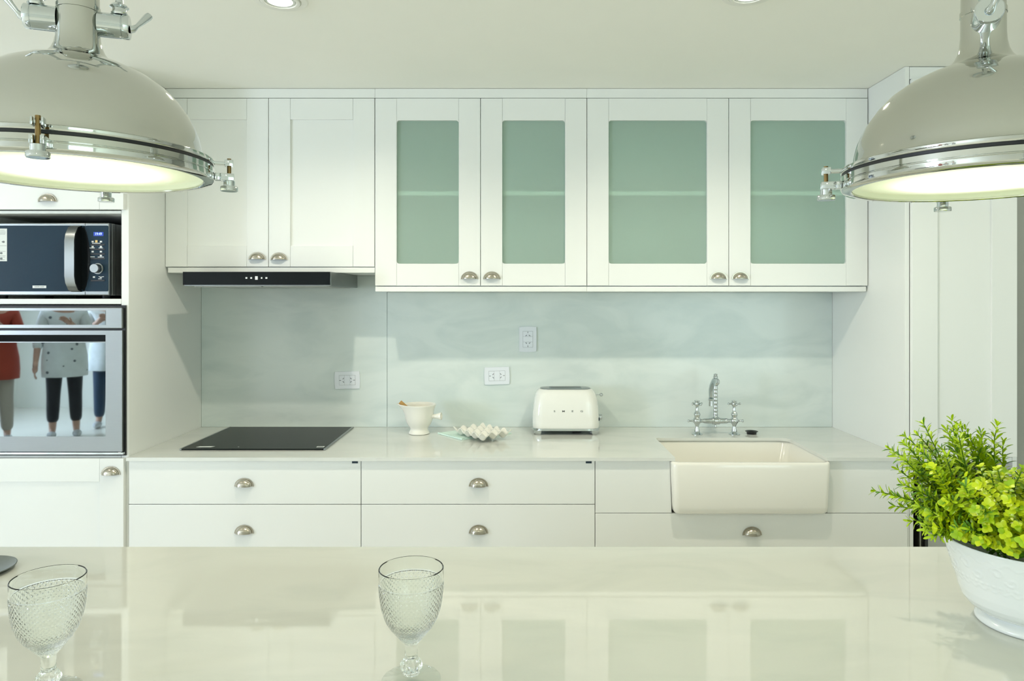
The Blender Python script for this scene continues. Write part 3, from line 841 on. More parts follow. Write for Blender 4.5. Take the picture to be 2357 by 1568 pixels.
# ---------------------------------------------------------------- batter jug, spatula, egg tray, napkin
JY = 3.235
jx = at(900 + 545/8.42, 0, JY).x
jg = thing('batter_jug', 'cream footed ceramic jug with pouring lip and stub handle', 'jug', (jx, JY, ZC))
def jug_bm():
    bm = NB(); seg = 64
    prof = [(.030, .0045), (.046, .001), (.0480, .0025), (.0475, .006), (.0440, .012), (.0405, .019), (.0400, .024), (.0440, .032), (.0530, .044), (.0595, .058), (.0640, .075), (.0670, .093), (.0700, .112), (.0740, .124), (.0768, .1295), (.0772, .1325), (.0752, .1340), (.0725, .1325), (.0690, .126), (.0650, .112), (.0620, .092), (.0580, .072), (.0520, .056), (.0420, .043), (.0250, .035), (0, .034)]
    rings = []
    for r, z in prof:
        if r == 0:
            rings.append([bm.verts.new((jx, JY, ZC+z))]); continue
        ring = []
        for k in range(seg):
            a = 2*PI*k/seg
            da = math.atan2(math.sin(a-PI-.25), math.cos(a-PI-.25))
            w = math.exp(-(da/.34)**2) * max(0, (z-.106)/.028)
            rr = r + .026*w; zz = z + .006*w*(1 if z > .12 else 0)
            ring.append(bm.verts.new((jx + rr*math.cos(a), JY + rr*math.sin(a), ZC+zz)))
        rings.append(ring)
    for a, b in zip(rings, rings[1:]):
        for k in range(seg):
            k2 = (k+1) % seg
            if len(b) == 1: bm.faces.new((a[k], a[k2], b[0]))
            else: bm.faces.new((a[k], a[k2], b[k2], b[k]))
    bm.faces.new(rings[0][::-1])
    return bm
fin('body', jug_bm(), M['ceramic'], jg, smooth=60)
fin('handle', lathe(NB(), [(0, 0), (.0105, 0), (.0095, .012), (.0105, .022), (.0135, .034), (.0170, .046), (.0172, .048), (.0155, .049), (.0120, .040), (0, .036)], 24, place((jx+.056, JY-.012, ZC+.080), (.97, -.22, .06))), M['ceramic'], jg, smooth=60)
d_ = Vector((-.74, -.10, .66)).normalized()
e_ = Vector((jx-.0786, JY-.016, ZC+.141)) + d_*.008; p0 = e_ - d_*.146
bm = NB(); bx(bm, -.009, .009, -.0035, .0035, 0, .146, .0018)
n_ = Vector((0, 1, 0)); w_ = n_.cross(d_).normalized(); n_ = d_.cross(w_)
bmesh.ops.transform(bm, verts=bm.verts, matrix=Matrix.Translation(p0) @ Matrix((w_, n_, d_)).transposed().to_4x4())
sp_ = tag(fin('spatula', bm, M['wood']), 'flat wooden spatula handle leaning out of the cream jug', 'spatula')

th = math.radians(38)
ex, ey = Vector((math.cos(th), math.sin(th), 0)), Vector((-math.sin(th), math.cos(th), 0))
cell = .0535
org = Vector((-.1415, 3.024, 0)) - (ex + ey) * cell * .5
ET = ZC + .0088
def egg_bm():
    bm = NB(); n = 8; nx, ny = 3*n, 4*n; h = .034; t = .0042
    top, bot = [], []
    def hz(u, v):
        c = .5 + .25*(math.cos(2*PI*u) + math.cos(2*PI*v))
        return c
    for j in range(ny+1):
        rt, rb = [], []
        for i in range(nx+1):
            u, v = i/n, j/n
            p = org + ex*cell*u + ey*cell*v
            c = hz(u, v); c = .55*c + .45*c*c*(3-2*c)
            rt.append(bm.verts.new((p.x, p.y, ET + t + h*c))); rb.append(bm.verts.new((p.x, p.y, ET + h*c)))
        top.append(rt); bot.append(rb)
    for j in range(ny):
        for i in range(nx):
            bm.faces.new((top[j][i], top[j][i+1], top[j+1][i+1], top[j+1][i]))
            bm.faces.new((bot[j][i], bot[j+1][i], bot[j+1][i+1], bot[j][i+1]))
    for i in range(nx):
        bm.faces.new((top[0][i], bot[0][i], bot[0][i+1], top[0][i+1])); bm.faces.new((top[ny][i], top[ny][i+1], bot[ny][i+1], bot[ny][i]))
    for j in range(ny):
        bm.faces.new((top[j][0], top[j+1][0], bot[j+1][0], bot[j][0])); bm.faces.new((top[j][nx], bot[j][nx], bot[j+1][nx], top[j+1][nx]))
    return bm
tag(fin('egg_tray', egg_bm(), M['ceramic'], None, smooth=70), 'cream ceramic egg tray with scalloped edges on the mint napkin', 'egg tray')

def napkin_bm():
    bm = NB(); n, mm = 10, 16
    c0 = Vector((-.234, 3.078, 0)); U = Vector((-.120, .148, 0)); V = Vector((.215, .150, 0))
    rnd = random.Random(4)
    layers = 3
    for L in range(layers):
        z = ZC + .0006 + L*.0026
        ins = .004*L
        tp_, bt = [], []
        for j in range(mm+1):
            a, b = [], []
            for i in range(n+1):
                u = ins/.19 + (1 - 2*ins/.19)*i/n; v = ins/.27 + (1-2*ins/.27)*j/mm
                p = c0 + U*u + V*v
                w = .0004*math.sin(9*u+4*v+L)
                a.append(bm.verts.new((p.x, p.y, z + .0021 + w*.5))); b.append(bm.verts.new((p.x, p.y, z + max(0, w*.5))))
            tp_.append(a); bt.append(b)
        for j in range(mm):
            for i in range(n):
                bm.faces.new((tp_[j][i], tp_[j][i+1], tp_[j+1][i+1], tp_[j+1][i])); bm.faces.new((bt[j][i], bt[j+1][i], bt[j+1][i+1], bt[j][i+1]))
        for i in range(n):
            bm.faces.new((tp_[0][i], bt[0][i], bt[0][i+1], tp_[0][i+1])); bm.faces.new((tp_[mm][i], tp_[mm][i+1], bt[mm][i+1], bt[mm][i]))
        for j in range(mm):
            bm.faces.new((tp_[j][0], tp_[j+1][0], bt[j+1][0], bt[j][0])); bm.faces.new((tp_[j][n], bt[j][n], bt[j+1][n], tp_[j+1][n]))
    # the fold that joins the layers along the front edge
    for L in range(layers-1):
        z = ZC + .0026*(L+1)
        pts = [c0 + U*(k/8) + V*.004 + Vector((0, 0, z)) for k in range(9)]
        tube(bm, pts, .0024, 8)
    return bm
tag(fin('napkin', napkin_bm(), M['napkin'], None, smooth=40), 'folded mint green cloth napkin under the egg tray', 'napkin')

# ---------------------------------------------------------------- island
IY = CZ * 0 + (CZ - ZC) * F / (1258.5 - 690)
isl = thing('kitchen_island', 'white marble topped kitchen island with wine glasses and plant', 'island', (0, 1.05, 0))
box('top', M['island'], isl, -1.52, 2.10, 0.36, IY, ZC-.04, ZC, 0.0015)
box('body', M['paint'], isl, -1.46, 2.04, 0.62, IY-.05, 0.08, ZC-.0405, 0)
box('plinth', M['paint'], isl, -1.42, 2.00, 0.67, IY-.1, 0, 0.08, 0)

# dark saucer at the left edge
tag(fin('saucer', lathe(NB(), [(0, .0008), (.045, .0008), (.060, .003), (.0765, .009), (.077, .0105), (.0755, .011), (.060, .006), (0, .0035)], 48, Matrix.Translation((-1.205, 1.588, ZC))), M['pewter']), 'dark grey round saucer lying alone on the island', 'saucer')

# goblets
def thin_glass_mat():
    """thin clear glass: lets light straight through, mirrors a little more towards its edges"""
    m = bpy.data.materials.new('thin_clear_glass'); m.use_nodes = True
    nt = m.node_tree; nt.nodes.clear()
    out = nt.nodes.new('ShaderNodeOutputMaterial'); mx = nt.nodes.new('ShaderNodeMixShader')
    tr = nt.nodes.new('ShaderNodeBsdfTransparent'); tr.inputs['Color'].default_value = (.985, .995, .99, 1)
    gl = nt.nodes.new('ShaderNodeBsdfGlossy'); gl.inputs['Roughness'].default_value = .02
    lw = nt.nodes.new('ShaderNodeLayerWeight'); pw = nt.nodes.new('ShaderNodeMath'); pw.operation = 'POWER'; pw.inputs[1].default_value = 4.0
    fr = nt.nodes.new('ShaderNodeMath'); fr.operation = 'MULTIPLY_ADD'; fr.inputs[1].default_value = .55; fr.inputs[2].default_value = .02
    nt.links.new(lw.outputs['Facing'], pw.inputs[0]); nt.links.new(pw.outputs[0], fr.inputs[0])
    nt.links.new(fr.outputs[0], mx.inputs[0]); nt.links.new(tr.outputs[0], mx.inputs[1]); nt.links.new(gl.outputs[0], mx.inputs[2])
    nt.links.new(mx.outputs[0], out.inputs[0])
    return m
def goblet_meshes():
    foot = NB()
    lathe(foot, [(0, .0119), (.0132, .0119), (.0118, .0150),
                 (.0140, .0170), (.0160, .0200), (.0172, .0245), (.0160, .0290), (.0130, .0330), (.0108, .0365), (.0102, .0400), (.0102, .0560), (.0107, .0598), (0, .0598)], 48)
    # spiral cut on the knop
    for v in foot.verts:
        if .0165 < v.co.z < .033:
            a = math.atan2(v.co.y, v.co.x); r = math.hypot(v.co.x, v.co.y)
            k = 1 + .07*math.cos(12*a)
            v.co.x *= k; v.co.y *= k
    bowl = NB(); N = 42; seg = N*6
    outer = [(0, .0600), (.0108, .0600), (.0135, .0625), (.0180, .0680), (.0232, .0747), (.0327, .0863), (.0385, .0950), (.0420, .1037), (.0455, .1140), (.0480, .1255), (.0497, .1385), (.0506, .1500), (.0509, .1560), (.0512, .1600), (.0515, .1700), (.0516, .1795)]
    inner = [(.0505, .1808), (.0494, .1795), (.0490, .1600), (.0478, .1400), (.0452, .1220), (.0410, .1080), (.0340, .0940), (.0240, .0830), (.0120, .0765), (0, .0745)]
    # resample the outer wall finely
    fine = []
    for (r0, z0), (r1, z1) in zip(outer, outer[1:]):
        n = max(1, int(abs(z1-z0)/.0011))
        for k in range(n): fine.append((max(1e-5, r0+(r1-r0)*k/n), z0+(z1-z0)*k/n))
    fine.append(outer[-1])
    rings = []
    s = 0; prev = fine[0]
    for r, z in fine:
        s += math.hypot(r-prev[0], z-prev[1])/max(r, .02)*N/(2*PI)*0.9; prev = (r, z)
        ring = []
        for k in range(seg):
            a = 2*PI*k/seg
            rr = r
            if .066 < z < .1565:
                p = a*N/(2*PI) + s; q = a*N/(2*PI) - s
                fp, fq = abs((p % 1)-.5), abs((q % 1)-.5)
                hgt = 1 - 2*max(fp, fq)
                rr = r - .0001 + .0014*hgt*min(1, r/.03)
            elif .1565 <= z < .1585: rr = r - .0006
            ring.append(bowl.verts.new((rr*math.cos(a), rr*math.sin(a), z)))
        rings.append(ring)
    for r, z in inner:
        if r == 0: rings.append([bowl.verts.new((0, 0, z))])
        else: rings.append([bowl.verts.new((r*math.cos(2*PI*k/seg), r*math.sin(2*PI*k/seg), z)) for k in range(seg)])
    for a, b in zip(rings, rings[1:]):
        for k in range(seg):
            k2 = (k+1) % seg
            if len(b) == 1: bowl.faces.new((a[k], a[k2], b[0]))
            else: bowl.faces.new((a[k], a[k2], b[k2], b[k]))
    return foot, bowl
M['thinglass'] = thin_glass_mat()
def goblet(label, x, y):
    g = thing('goblet', label, 'glass', (0, 0, 0), 'cut glass goblets')
    st, bo = goblet_meshes()
    ft = NB(); lathe(ft, [(0, .0004), (.040, .0004), (.0462, .0005), (.0468, .0020), (.0455, .0036), (.034, .0056), (.022, .0080), (.0135, .0116)], 64)
    for v in ft.verts:           # moulded rays on top of the foot
        if .003 < v.co.z < .0075: v.co.z += .0007*math.cos(16*math.atan2(v.co.y, v.co.x))
    fin('foot', ft, M['thinglass'], g, smooth=40)
    fin('stem', st, M['glass'], g, smooth=40)
    fin('bowl', bo, M['glass'], g, smooth=25)
    g.location = (x, y, ZC)
    return g
gb = goblet('clear diamond-cut wine goblet standing nearest the dark saucer', -.722, 1.100)
g2 = gb.copy(); C.objects.link(g2); g2.location = (-.1675, 1.138, ZC)
for ch in gb.children:
    c2 = ch.copy(); C.objects.link(c2); c2.parent = g2
g2['label'] = 'clear diamond-cut wine goblet alone in the middle of the island'

# planter
PX, PY = .959, 1.335
def planter_bm():
    bm = NB(); seg = 288
    prof = [(.060, .004), (.078, .0005), (.0835, .0008), (.0858, .004), (.0850, .009), (.0790, .0145), (.0730, .0175), (.0720, .0205), (.0800, .0225), (.0885, .0258), (.0955, .0305), (.1020, .0375)]
    fine = list(prof)
    key = [(.1020, .0375), (.1075, .0457), (.1130, .062), (.1176, .0810), (.1235, .100), (.1293, .1200), (.1345, .137), (.1390, .152)]
    for (r0, z0), (r1, z1) in zip(key, key[1:]):
        n = max(1, int((z1-z0)/.0016))
        for k in range(1, n+1): fine.append((r0+(r1-r0)*k/n, z0+(z1-z0)*k/n))
    fine += [(.1402, .1535), (.1406, .1550), (.1395, .1565), (.1370, .1562), (.1345, .154), (.124, .118), (.104, .056), (.080, .035), (0, .032)]
    rings = []
    rep = 14
    for r, z in fine:
        if r == 0:
            rings.append([bm.verts.new((PX, PY, ZC+z))]); continue
        ring = []
        for k in range(seg):
            a = 2*PI*k/seg; rr = r
            if .074 < z < .150 and r > .11:
                t = (a*rep/(2*PI)) % 1
                x = (t-.5)*2*PI*r/rep
                d = 0
                for cx, cz_, R, sp in ((-.010, .122, .011, 1), (.012, .110, .009, -1)):
                    dx, dz = x-cx, z-cz_; q = math.hypot(dx, dz); ang = math.atan2(dz, dx)*sp
                    spiral = (q - R*(.35 + .65*((ang+PI)/(2*PI))))
                    if q < R*1.25: d = max(d, math.exp(-(spiral/.0016)**2))
                d = max(d, .7*math.exp(-((z-.138-.004*math.sin(4*PI*t))/.0018)**2))
                d = max(d, .8*math.exp(-((z-.094)/.0022)**2)*(math.cos(2*PI*t*5) > 0))
                d = max(d, .55*math.exp(-((z-.086-.003*math.cos(6*PI*t))/.0016)**2))
                rr = r + .0016*d
            ring.append(bm.verts.new((PX + rr*math.cos(a), PY + rr*math.sin(a), ZC+z)))
        rings.append(ring)
    for a, b in zip(rings, rings[1:]):
        for k in range(seg):
            k2 = (k+1) % seg
            if len(b) == 1: bm.faces.new((a[k], a[k2], b[0]))
            else: bm.faces.new((a[k], a[k2], b[k2], b[k]))
    bm.faces.new(rings[0][::-1])
    return bm
tag(fin('planter_bowl', planter_bm(), M['planter'], None, smooth=60), 'white footed ceramic planter bowl with embossed scroll band', 'bowl')

# the plant in it
plant = thing('potted_plant', 'bushy lime green artificial plant spilling out of the white bowl', 'plant', (PX, PY, ZC + .05))
def leaf_mesh(name, L, W, m, rows, bend, fold):
    """a leaf along +x: rows of (position along it, half width share)"""
    me = bpy.data.meshes.new(name)
    vs, fs = [], []
    for t, w in rows:
        x = L*t; z = -bend*L*t*t
        vs += [(x, -W*w, z + fold*W*w), (x, 0, z), (x, W*w, z + fold*W*w)]
    for i in range(len(rows)-1):
        a = 3*i; b = a+3
        fs += [(a, a+1, b+1, b), (a+1, a+2, b+2, b+1)]
    me.from_pydata(vs, [], fs); me.materials.append(m); me.shade_smooth()
    return me
lance = [(0, .10), (.25, .55), (.55, .95), (.8, .9), (.94, .55), (1, .12)]
roundl = [(0, .12), (.2, .62), (.45, .97), (.7, .95), (.9, .6), (1, .15)]
LM = [leaf_mesh('lance_leaf', .031, .0043, M['leaf_bright'], lance, .25, .35), leaf_mesh('round_leaf', .0112, .0049, M['leaf_round'], roundl, .18, .3), leaf_mesh('deep_leaf', .032, .0036, M['leaf_deep'], lance, .3, .35), leaf_mesh('green_round_leaf', .0110, .0047, M['leaf_mid'], roundl, .2, .3)]
rnd = random.Random(11)
leaves = []                      # (mesh index, matrix)
stems = NB()
def sprig(p, d, length, kind, droop, step, scale=1.0, wob=.05):
    p = Vector(p); d = Vector(d).normalized()
    n = max(4, int(length/step)); path = [p.copy()]
    roll = rnd.random()*PI
    for i in range(n):
        d = (d + Vector((rnd.uniform(-wob, wob), rnd.uniform(-wob, wob), rnd.uniform(-wob, wob)*.6 - droop))).normalized()
        p = p + d*step
        path.append(p.copy())
        if i < n*.18: continue
        side = d.cross(Vector((0, 0, 1)) if abs(d.z) < .95 else Vector((1, 0, 0))).normalized(); up = side.cross(d)
        last = i == n-1
        cnt = 2 if kind == 1 else 3
        if last: cnt += 2
        roll += PI/2 if kind == 1 else 1.05
        for k in range(cnt):
            a = roll + 2*PI*k/cnt
            out = side*math.cos(a) + up*math.sin(a)
            spread = rnd.uniform(.75, 1.25) if kind != 1 else rnd.uniform(1.2, 2.2)
            if last: spread *= .5 if kind != 1 else .8
            x = (d + out*spread).normalized()
            zv = (d - x*d.dot(x))
            zv = zv.normalized() if zv.length > 1e-4 else up
            y = zv.cross(x)
            s = scale*rnd.uniform(.75, 1.2)*(.65 + .35*math.sin(PI*min(1, (i+1)/n)) if kind != 1 else 1)
            m_ = Matrix((x, y, zv)).transposed().to_4x4()
            kk = kind
            if kind == 0 and rnd.random() < .22: kk = 2
            if kind == 1 and rnd.random() < .32: kk = 3
            tip = p + x*.016*s
            rr, rt = math.hypot(p.x-PX, p.y-PY), math.hypot(tip.x-PX, tip.y-PY)
            if min(p.z, tip.z) < ZC + .166 and (rt > .108 or rr > .108): continue   # nothing grows through the bowl
            leaves.append((kk, Matrix.Translation(p) @ m_ @ Matrix.Scale(s, 4)))
    tube(stems, path[::2] if len(path) > 6 else path, .0011, 5)
cz0 = ZC + .135
# sprays of narrow leaves: over the rim to one side and upright at the back (azimuth, elevation, length)
lances = [(160, 58, .225), (150, 60, .235), (120, 76, .215), (98, 80, .21), (92, 68, .22), (78, 76, .21), (166, 60, .20), (108, 70, .22), (182, 12, .135), (176, 20, .14), (190, 24, .125), (170, 30, .14), (186, 2, .14), (197, 8, .12), (178, -4, .13), (168, 8, .14), (203, 18, .11), (160, 16, .145),
          (174, 42, .16), (166, 50, .175), (158, 46, .20), (150, 38, .20), (182, 48, .15), (148, 55, .195), (126, 66, .185), (108, 74, .18), (95, 60, .19), (84, 72, .175),
          (60, 60, .19), (40, 62, .18), (20, 58, .18), (0, 58, .17), (350, 52, .16), (110, 48, .2), (90, 42, .19), (70, 40, .19), (130, 38, .2), (75, 55, .19), (118, 58, .19),
          (30, 40, .18), (10, 30, .17), (188, 36, .13), (194, 46, .13), (206, 34, .12), (174, -12, .11), (190, -10, .11), (140, 26, .18), (150, 30, .17), (164, 24, .15), (180, 28, .135),
          (172, 14, .14), (184, -4, .125), (166, 38, .15), (196, 30, .12), (156, 58, .17), (138, 48, .19), (170, 60, .14)]
for az, el, L in lances:
    if el < 10: el = 10 + .4*el
    if el >= 56: L *= .87
    if 165 < az < 206 and el < 35: L *= .84
    a, e = math.radians(az + rnd.uniform(-5, 5)), math.radians(el + rnd.uniform(-4, 4))
    d = Vector((math.cos(e)*math.cos(a), math.cos(e)*math.sin(a), math.sin(e)))
    p = Vector((PX + .080*math.cos(a), PY + .080*math.sin(a), cz0 + .042))
    sprig(p, d, L, 0, .010, .0078, .80, .10)
# round leaved sprigs, packed over the middle and the near rim of the bowl
for i in range(360):
    a = math.radians(rnd.uniform(170, 350)); e = math.radians(rnd.uniform(12, 80))
    d = Vector((math.cos(e)*math.cos(a), math.cos(e)*math.sin(a), math.sin(e)))
    r0 = rnd.uniform(.02, .110)
    p = Vector((PX + r0*math.cos(a), PY + r0*math.sin(a), cz0 + .018 + rnd.uniform(0, .035)))
    sprig(p, d, rnd.uniform(.05, .09) + .075*math.sin(e)*rnd.random(), 1, .018, .0058, 1.0, .09)
for i in range(60):
    a = math.radians(rnd.uniform(0, 360)); e = math.radians(rnd.uniform(25, 85)); r0 = rnd.uniform(.02, .10)
    d = Vector((math.cos(e)*math.cos(a), math.cos(e)*math.sin(a), math.sin(e)))
    p = Vector((PX + r0*math.cos(a), PY + r0*math.sin(a), cz0 + .005))
    sprig(p, d, rnd.uniform(.05, .12), 2, .02, .009)
fin('stems', stems, M['stem'], plant, smooth=60)['kind'] = 'stuff'
# the 290 leaves nearest the eye are parts of their own, the rest one mass
def key(item):
    v = item[1].translation
    rx = (v.x/v.y)*F + 1188
    return v.y - (.0 if rx < 2352 else -9) + (9 if item[0] == 2 else 0)
order = sorted(leaves, key=key)
base_m = Matrix.Translation(-base_of(plant))
own, rest = order[:290], order[290:]
for k, m_ in own:
    o = bpy.data.objects.new('leaf', LM[k]); o.matrix_local = base_m @ m_
    C.objects.link(o); o.parent = plant
    o.matrix_local = base_m @ m_
vs, fs, mi = [], [], []
for k, m_ in rest:
    n0 = len(vs); me = LM[k]
    vs += [tuple(base_m @ m_ @ v.co) for v in me.vertices]
    for f in me.polygons: fs.append([n0 + i for i in f.vertices]); mi.append(k)
me = bpy.data.meshes.new('foliage'); me.from_pydata(vs, [], fs)
for k in range(4): me.materials.append(LM[k].materials[0])
me.polygons.foreach_set('material_index', mi); me.shade_smooth()
o = bpy.data.objects.new('foliage', me); C.objects.link(o); o.parent = plant; o['kind'] = 'stuff'

# ---------------------------------------------------------------- pendant lamps
def pendant(label, x, y, zb, ring_rot, knob_rot):
    p = thing('pendant_lamp', label, 'lamp', (0, 0, 0), 'nickel dome pendants over the island')
    dome = [(.187, .036), (.1845, .040), (.1825, .046), (.1815, .055), (.1768, .075), (.1655, .101), (.1485, .1255), (.130, .145), (.105, .1625), (.080, .1745), (.062, .1805), (.052, .1840), (.045, .1890), (.0390, .1965), (.0345, .2060), (.0318, .2180), (.0306, .2320), (.0304, .262), (.0314, .2625), (.0314, .2700), (.0302, .2705), (.0298, .2990), (.018, .3040), (0, .3050)]
    fin('dome', lathe(NB(), dome, 96), M['dome'], p, smooth=50)
    fin('flange', lathe(NB(), [(.183, .0290), (.2000, .0290), (.2008, .0300), (.2008, .0358), (.1995, .0368), (.186, .0368)], 96), M['dome'], p, smooth=40)
    fin('gasket', lathe(NB(), [(.180, .0245), (.1985, .0245), (.1985, .0289), (.180, .0289)], 96), M['gasket'], p, smooth=40)
    fin('bezel', lathe(NB(), [(.1835, .0012), (.1850, 0), (.1975, .0008), (.2005, .0030), (.2012, .0050), (.2012, .0122), (.2002, .0132), (.2002, .0142), (.2012, .0150), (.2012, .0232), (.2000, .0243), (.1835, .0243), (.1835, .0012)], 96), M['dome'], p, smooth=40)
    fin('diffuser', lathe(NB(), [(.1834, .0035), (.1800, .0050), (.1740, .0105), (.160, .0100), (.120, .0075), (.06, .0055), (0, .0050)], 64), M['diffuser'], p, smooth=60)
    for k in range(4):
        a = ring_rot + PI/2*k
        R = Matrix.Rotation(a, 4, 'Z')
        cl = part('clamp', p)
        def add(nm, bm, m):
            bmesh.ops.transform(bm, verts=bm.verts, matrix=R); fin(nm, bm, m, cl)
        add('hinge_pin', tube(NB(), [(.199, 0, .0335), (.226, 0, .0335)], .0036, 10), M['chrome'])
        bm = NB()
        for s in (-1, 1): bx(bm, .217, .2305, s*.0062-.0015, s*.0062+.0015, .0285, .0395, .001)
        add('hinge_ear', bm, M['chrome'])
        add('bolt', tube(NB(), [(.2240, 0, -.004), (.2240, 0, .0420)], .0034, 10), M['brass'])
        bm = NB()
        bx(bm, .2013, .210, -.009, .009, .004, .016, .001); bx(bm, .210, .2320, .0038, .0090, .004, .016, .001); bx(bm, .210, .2320, -.0090, -.0038, .004, .016, .001)
        add('lug', bm, M['chrome'])
        add('thumb_nut', lathe(NB(), [(0, .0038), (.0092, .0038), (.0092, -.0050), (.0135, -.0055), (.0142, -.0065), (.0142, -.0125), (.0132, -.0135), (0, -.0135)], 28, Matrix.Translation((.2240, 0, 0))), M['chrome'])
    for k in range(2):
        R = Matrix.Rotation(knob_rot + PI*k, 4, 'Z')
        kn = part('yoke_knob', p)
        def add(nm, bm, m):
            bmesh.ops.transform(bm, verts=bm.verts, matrix=R); return fin(nm, bm, m, kn, smooth=45)
        add('barrel', lathe(NB(), [(0, 0), (.0195, 0), (.0195, .034), (.0188, .0345), (.0188, .0352), (.0195, .0357), (.0195, .0440), (.0180, .0455), (0, .0455)], 32, place((.028, 0, .246), (1, 0, 0))), M['chrome'])
        add('lever', tube(NB(), [(.0733, 0, .244), (.078, .001, .245), (.083, .004, .251), (.098, .012, .271), (.1005, .0135, .2745), (.1015, .014, .276)], [.0068, .0058, .0036, .0064, .0058, .0030], 14), M['chrome'])
        add('rod', lathe(NB(), [(0, 0), (.011, 0), (.0125, .003), (.0105, .007), (.0105, .010), (.0145, .013), (.0120, .0165), (.0062, .020), (.0055, .026), (.0055, .150), (0, .150)], 20, Matrix.Translation((.058, 0, .2640))), M['chrome'])
    bm = NB(); bx(bm, -.068, .068, -.007, .007, .415, .425, .002)
    bmesh.ops.transform(bm, verts=bm.verts, matrix=Matrix.Rotation(knob_rot, 4, 'Z'))
    fin('yoke_bar', bm, M['chrome'], p)
    top = CEIL - zb
    fin('stem', tube(NB(), [(0, 0, .425), (0, 0, top-.02)], .006, 12), M['chrome'], p)
    fin('canopy', lathe(NB(), [(0, top-.0005), (.06, top-.0005), (.058, top-.010), (.02, top-.028), (0, top-.030)], 32), M['chrome'], p)
    p.location = (x, y, zb)
    return p
pendant('polished nickel dome pendant hanging in front of the oven tower', -.7005, 1.14, 1.7085, math.radians(20), math.radians(20))
pendant('polished nickel dome pendant hanging above the potted plant', .7211, 1.10, 1.6860, math.radians(-17), math.radians(63))

# ---------------------------------------------------------------- ceiling downlights
for (x, y), lab in zip(SPOTS, ('round white ceiling downlight nearer the oven tower', 'round white ceiling downlight nearer the larder cabinet')):
    s = thing('ceiling_downlight', lab, 'light', (x, y, CEIL), 'recessed ceiling downlights')
    T = Matrix.Translation((x, y, CEIL))
    fin('outer_trim', lathe(NB(), [(.058, -.0005), (.080, -.0005), (.0805, -.0025), (.078, -.0045), (.062, -.0050), (.058, -.0005)], 64, T), M['lamp_white'], s)
    fin('inner_ring', lathe(NB(), [(.044, -.0006), (.0575, -.0006), (.0575, -.0080), (.055, -.0092), (.047, -.0085), (.044, -.0006)], 64, T), M['lamp_white'], s)
    fin('lens_rim', lathe(NB(), [(.035, -.0007), (.0435, -.0007), (.0435, -.0060), (.037, -.0065), (.035, -.0007)], 48, T), M['sticker'], s)
    fin('bulb', lathe(NB(), [(.0345, -.0010), (.0340, -.0045), (.02, -.0058), (0, -.0062)], 32, T), M['bulb'], s)

# ---------------------------------------------------------------- the visitors who show up in the oven glass
M['skin'] = mat('skin', (0.55, 0.33, 0.24), 0.5, vary=0.06, scale=20)
M['white_cloth'] = mat('white_printed_cotton', (0.74, 0.78, 0.78), 0.85, vary=0.18, scale=14)
M['black_cloth'] = mat('black_cotton', (0.012, 0.014, 0.018), 0.8, vary=0.2)
M['red_cloth'] = mat('rust_red_cotton', (0.34, 0.05, 0.025), 0.85, vary=0.15)
M['beige_cloth'] = mat('beige_cotton', (0.42, 0.38, 0.32), 0.85, vary=0.1)
M['denim'] = mat('dark_denim', (0.03, 0.06, 0.11), 0.85, vary=0.2)
M['hair'] = mat('dark_hair', (0.05, 0.03, 0.02), 0.5, vary=0.3, scale=60)
M['shoe'] = mat('light_shoe', (0.55, 0.57, 0.58), 0.6, vary=0.05)

def speckle(m):
    """small dark motifs printed over the cloth"""
    nt = m.node_tree; p = nt.nodes['Principled BSDF']
    old = p.inputs['Base Color'].links[0].from_socket
    tc = nt.nodes.new('ShaderNodeTexCoord'); v = nt.nodes.new('ShaderNodeTexVoronoi'); v.inputs['Scale'].default_value = 9
    nt.links.new(tc.outputs['Object'], v.inputs['Vector'])
    lt = nt.nodes.new('ShaderNodeMath'); lt.operation = 'LESS_THAN'; lt.inputs[1].default_value = .14
    nt.links.new(v.outputs['Distance'], lt.inputs[0])
    mx = nt.nodes.new('ShaderNodeMix'); mx.data_type = 'RGBA'
    nt.links.new(lt.outputs[0], mx.inputs[0]); nt.links.new(old, mx.inputs[6]); mx.inputs[7].default_value = (.08, .10, .12, 1)
    nt.links.new(mx.outputs[2], p.inputs['Base Color'])
    return m
M['printed_cloth'] = speckle(mat('printed_cotton', (0.74, 0.78, 0.78), 0.85, vary=0.1, scale=14))

def skin_mesh(name, chains, m, parent, root=0, sub=2):
    """chains: lists of (point, radius_x, radius_y); equal points are shared; grown into one continuous surface"""
    vs, es, rs, idx = [], [], [], {}
    for ch in chains:
        prev = None
        for p, rx, ry in ch:
            k = tuple(round(c, 4) for c in p)
            if k not in idx:
                idx[k] = len(vs); vs.append(p); rs.append((rx, ry))
            if prev is not None: es.append((prev, idx[k]))
            prev = idx[k]
    me = bpy.data.meshes.new(name); me.from_pydata(vs, es, [])
    t = bpy.data.objects.new(name, me); C.objects.link(t)
    t.modifiers.new('skin', 'SKIN')
    if not me.skin_vertices: me.skin_vertices.new()
    for i, sv in enumerate(me.skin_vertices[0].data):
        sv.radius = rs[i]; sv.use_root = (i == root)
    sd = t.modifiers.new('sub', 'SUBSURF'); sd.levels = sub; sd.render_levels = sub
    dg = bpy.context.evaluated_depsgraph_get()
    out = bpy.data.meshes.new_from_object(t.evaluated_get(dg))
    bpy.data.objects.remove(t); bpy.data.meshes.remove(me)
    out.materials.clear(); out.materials.append(m); out.shade_smooth()
    o = bpy.data.objects.new(name, out); C.objects.link(o); o.parent = parent
    return o

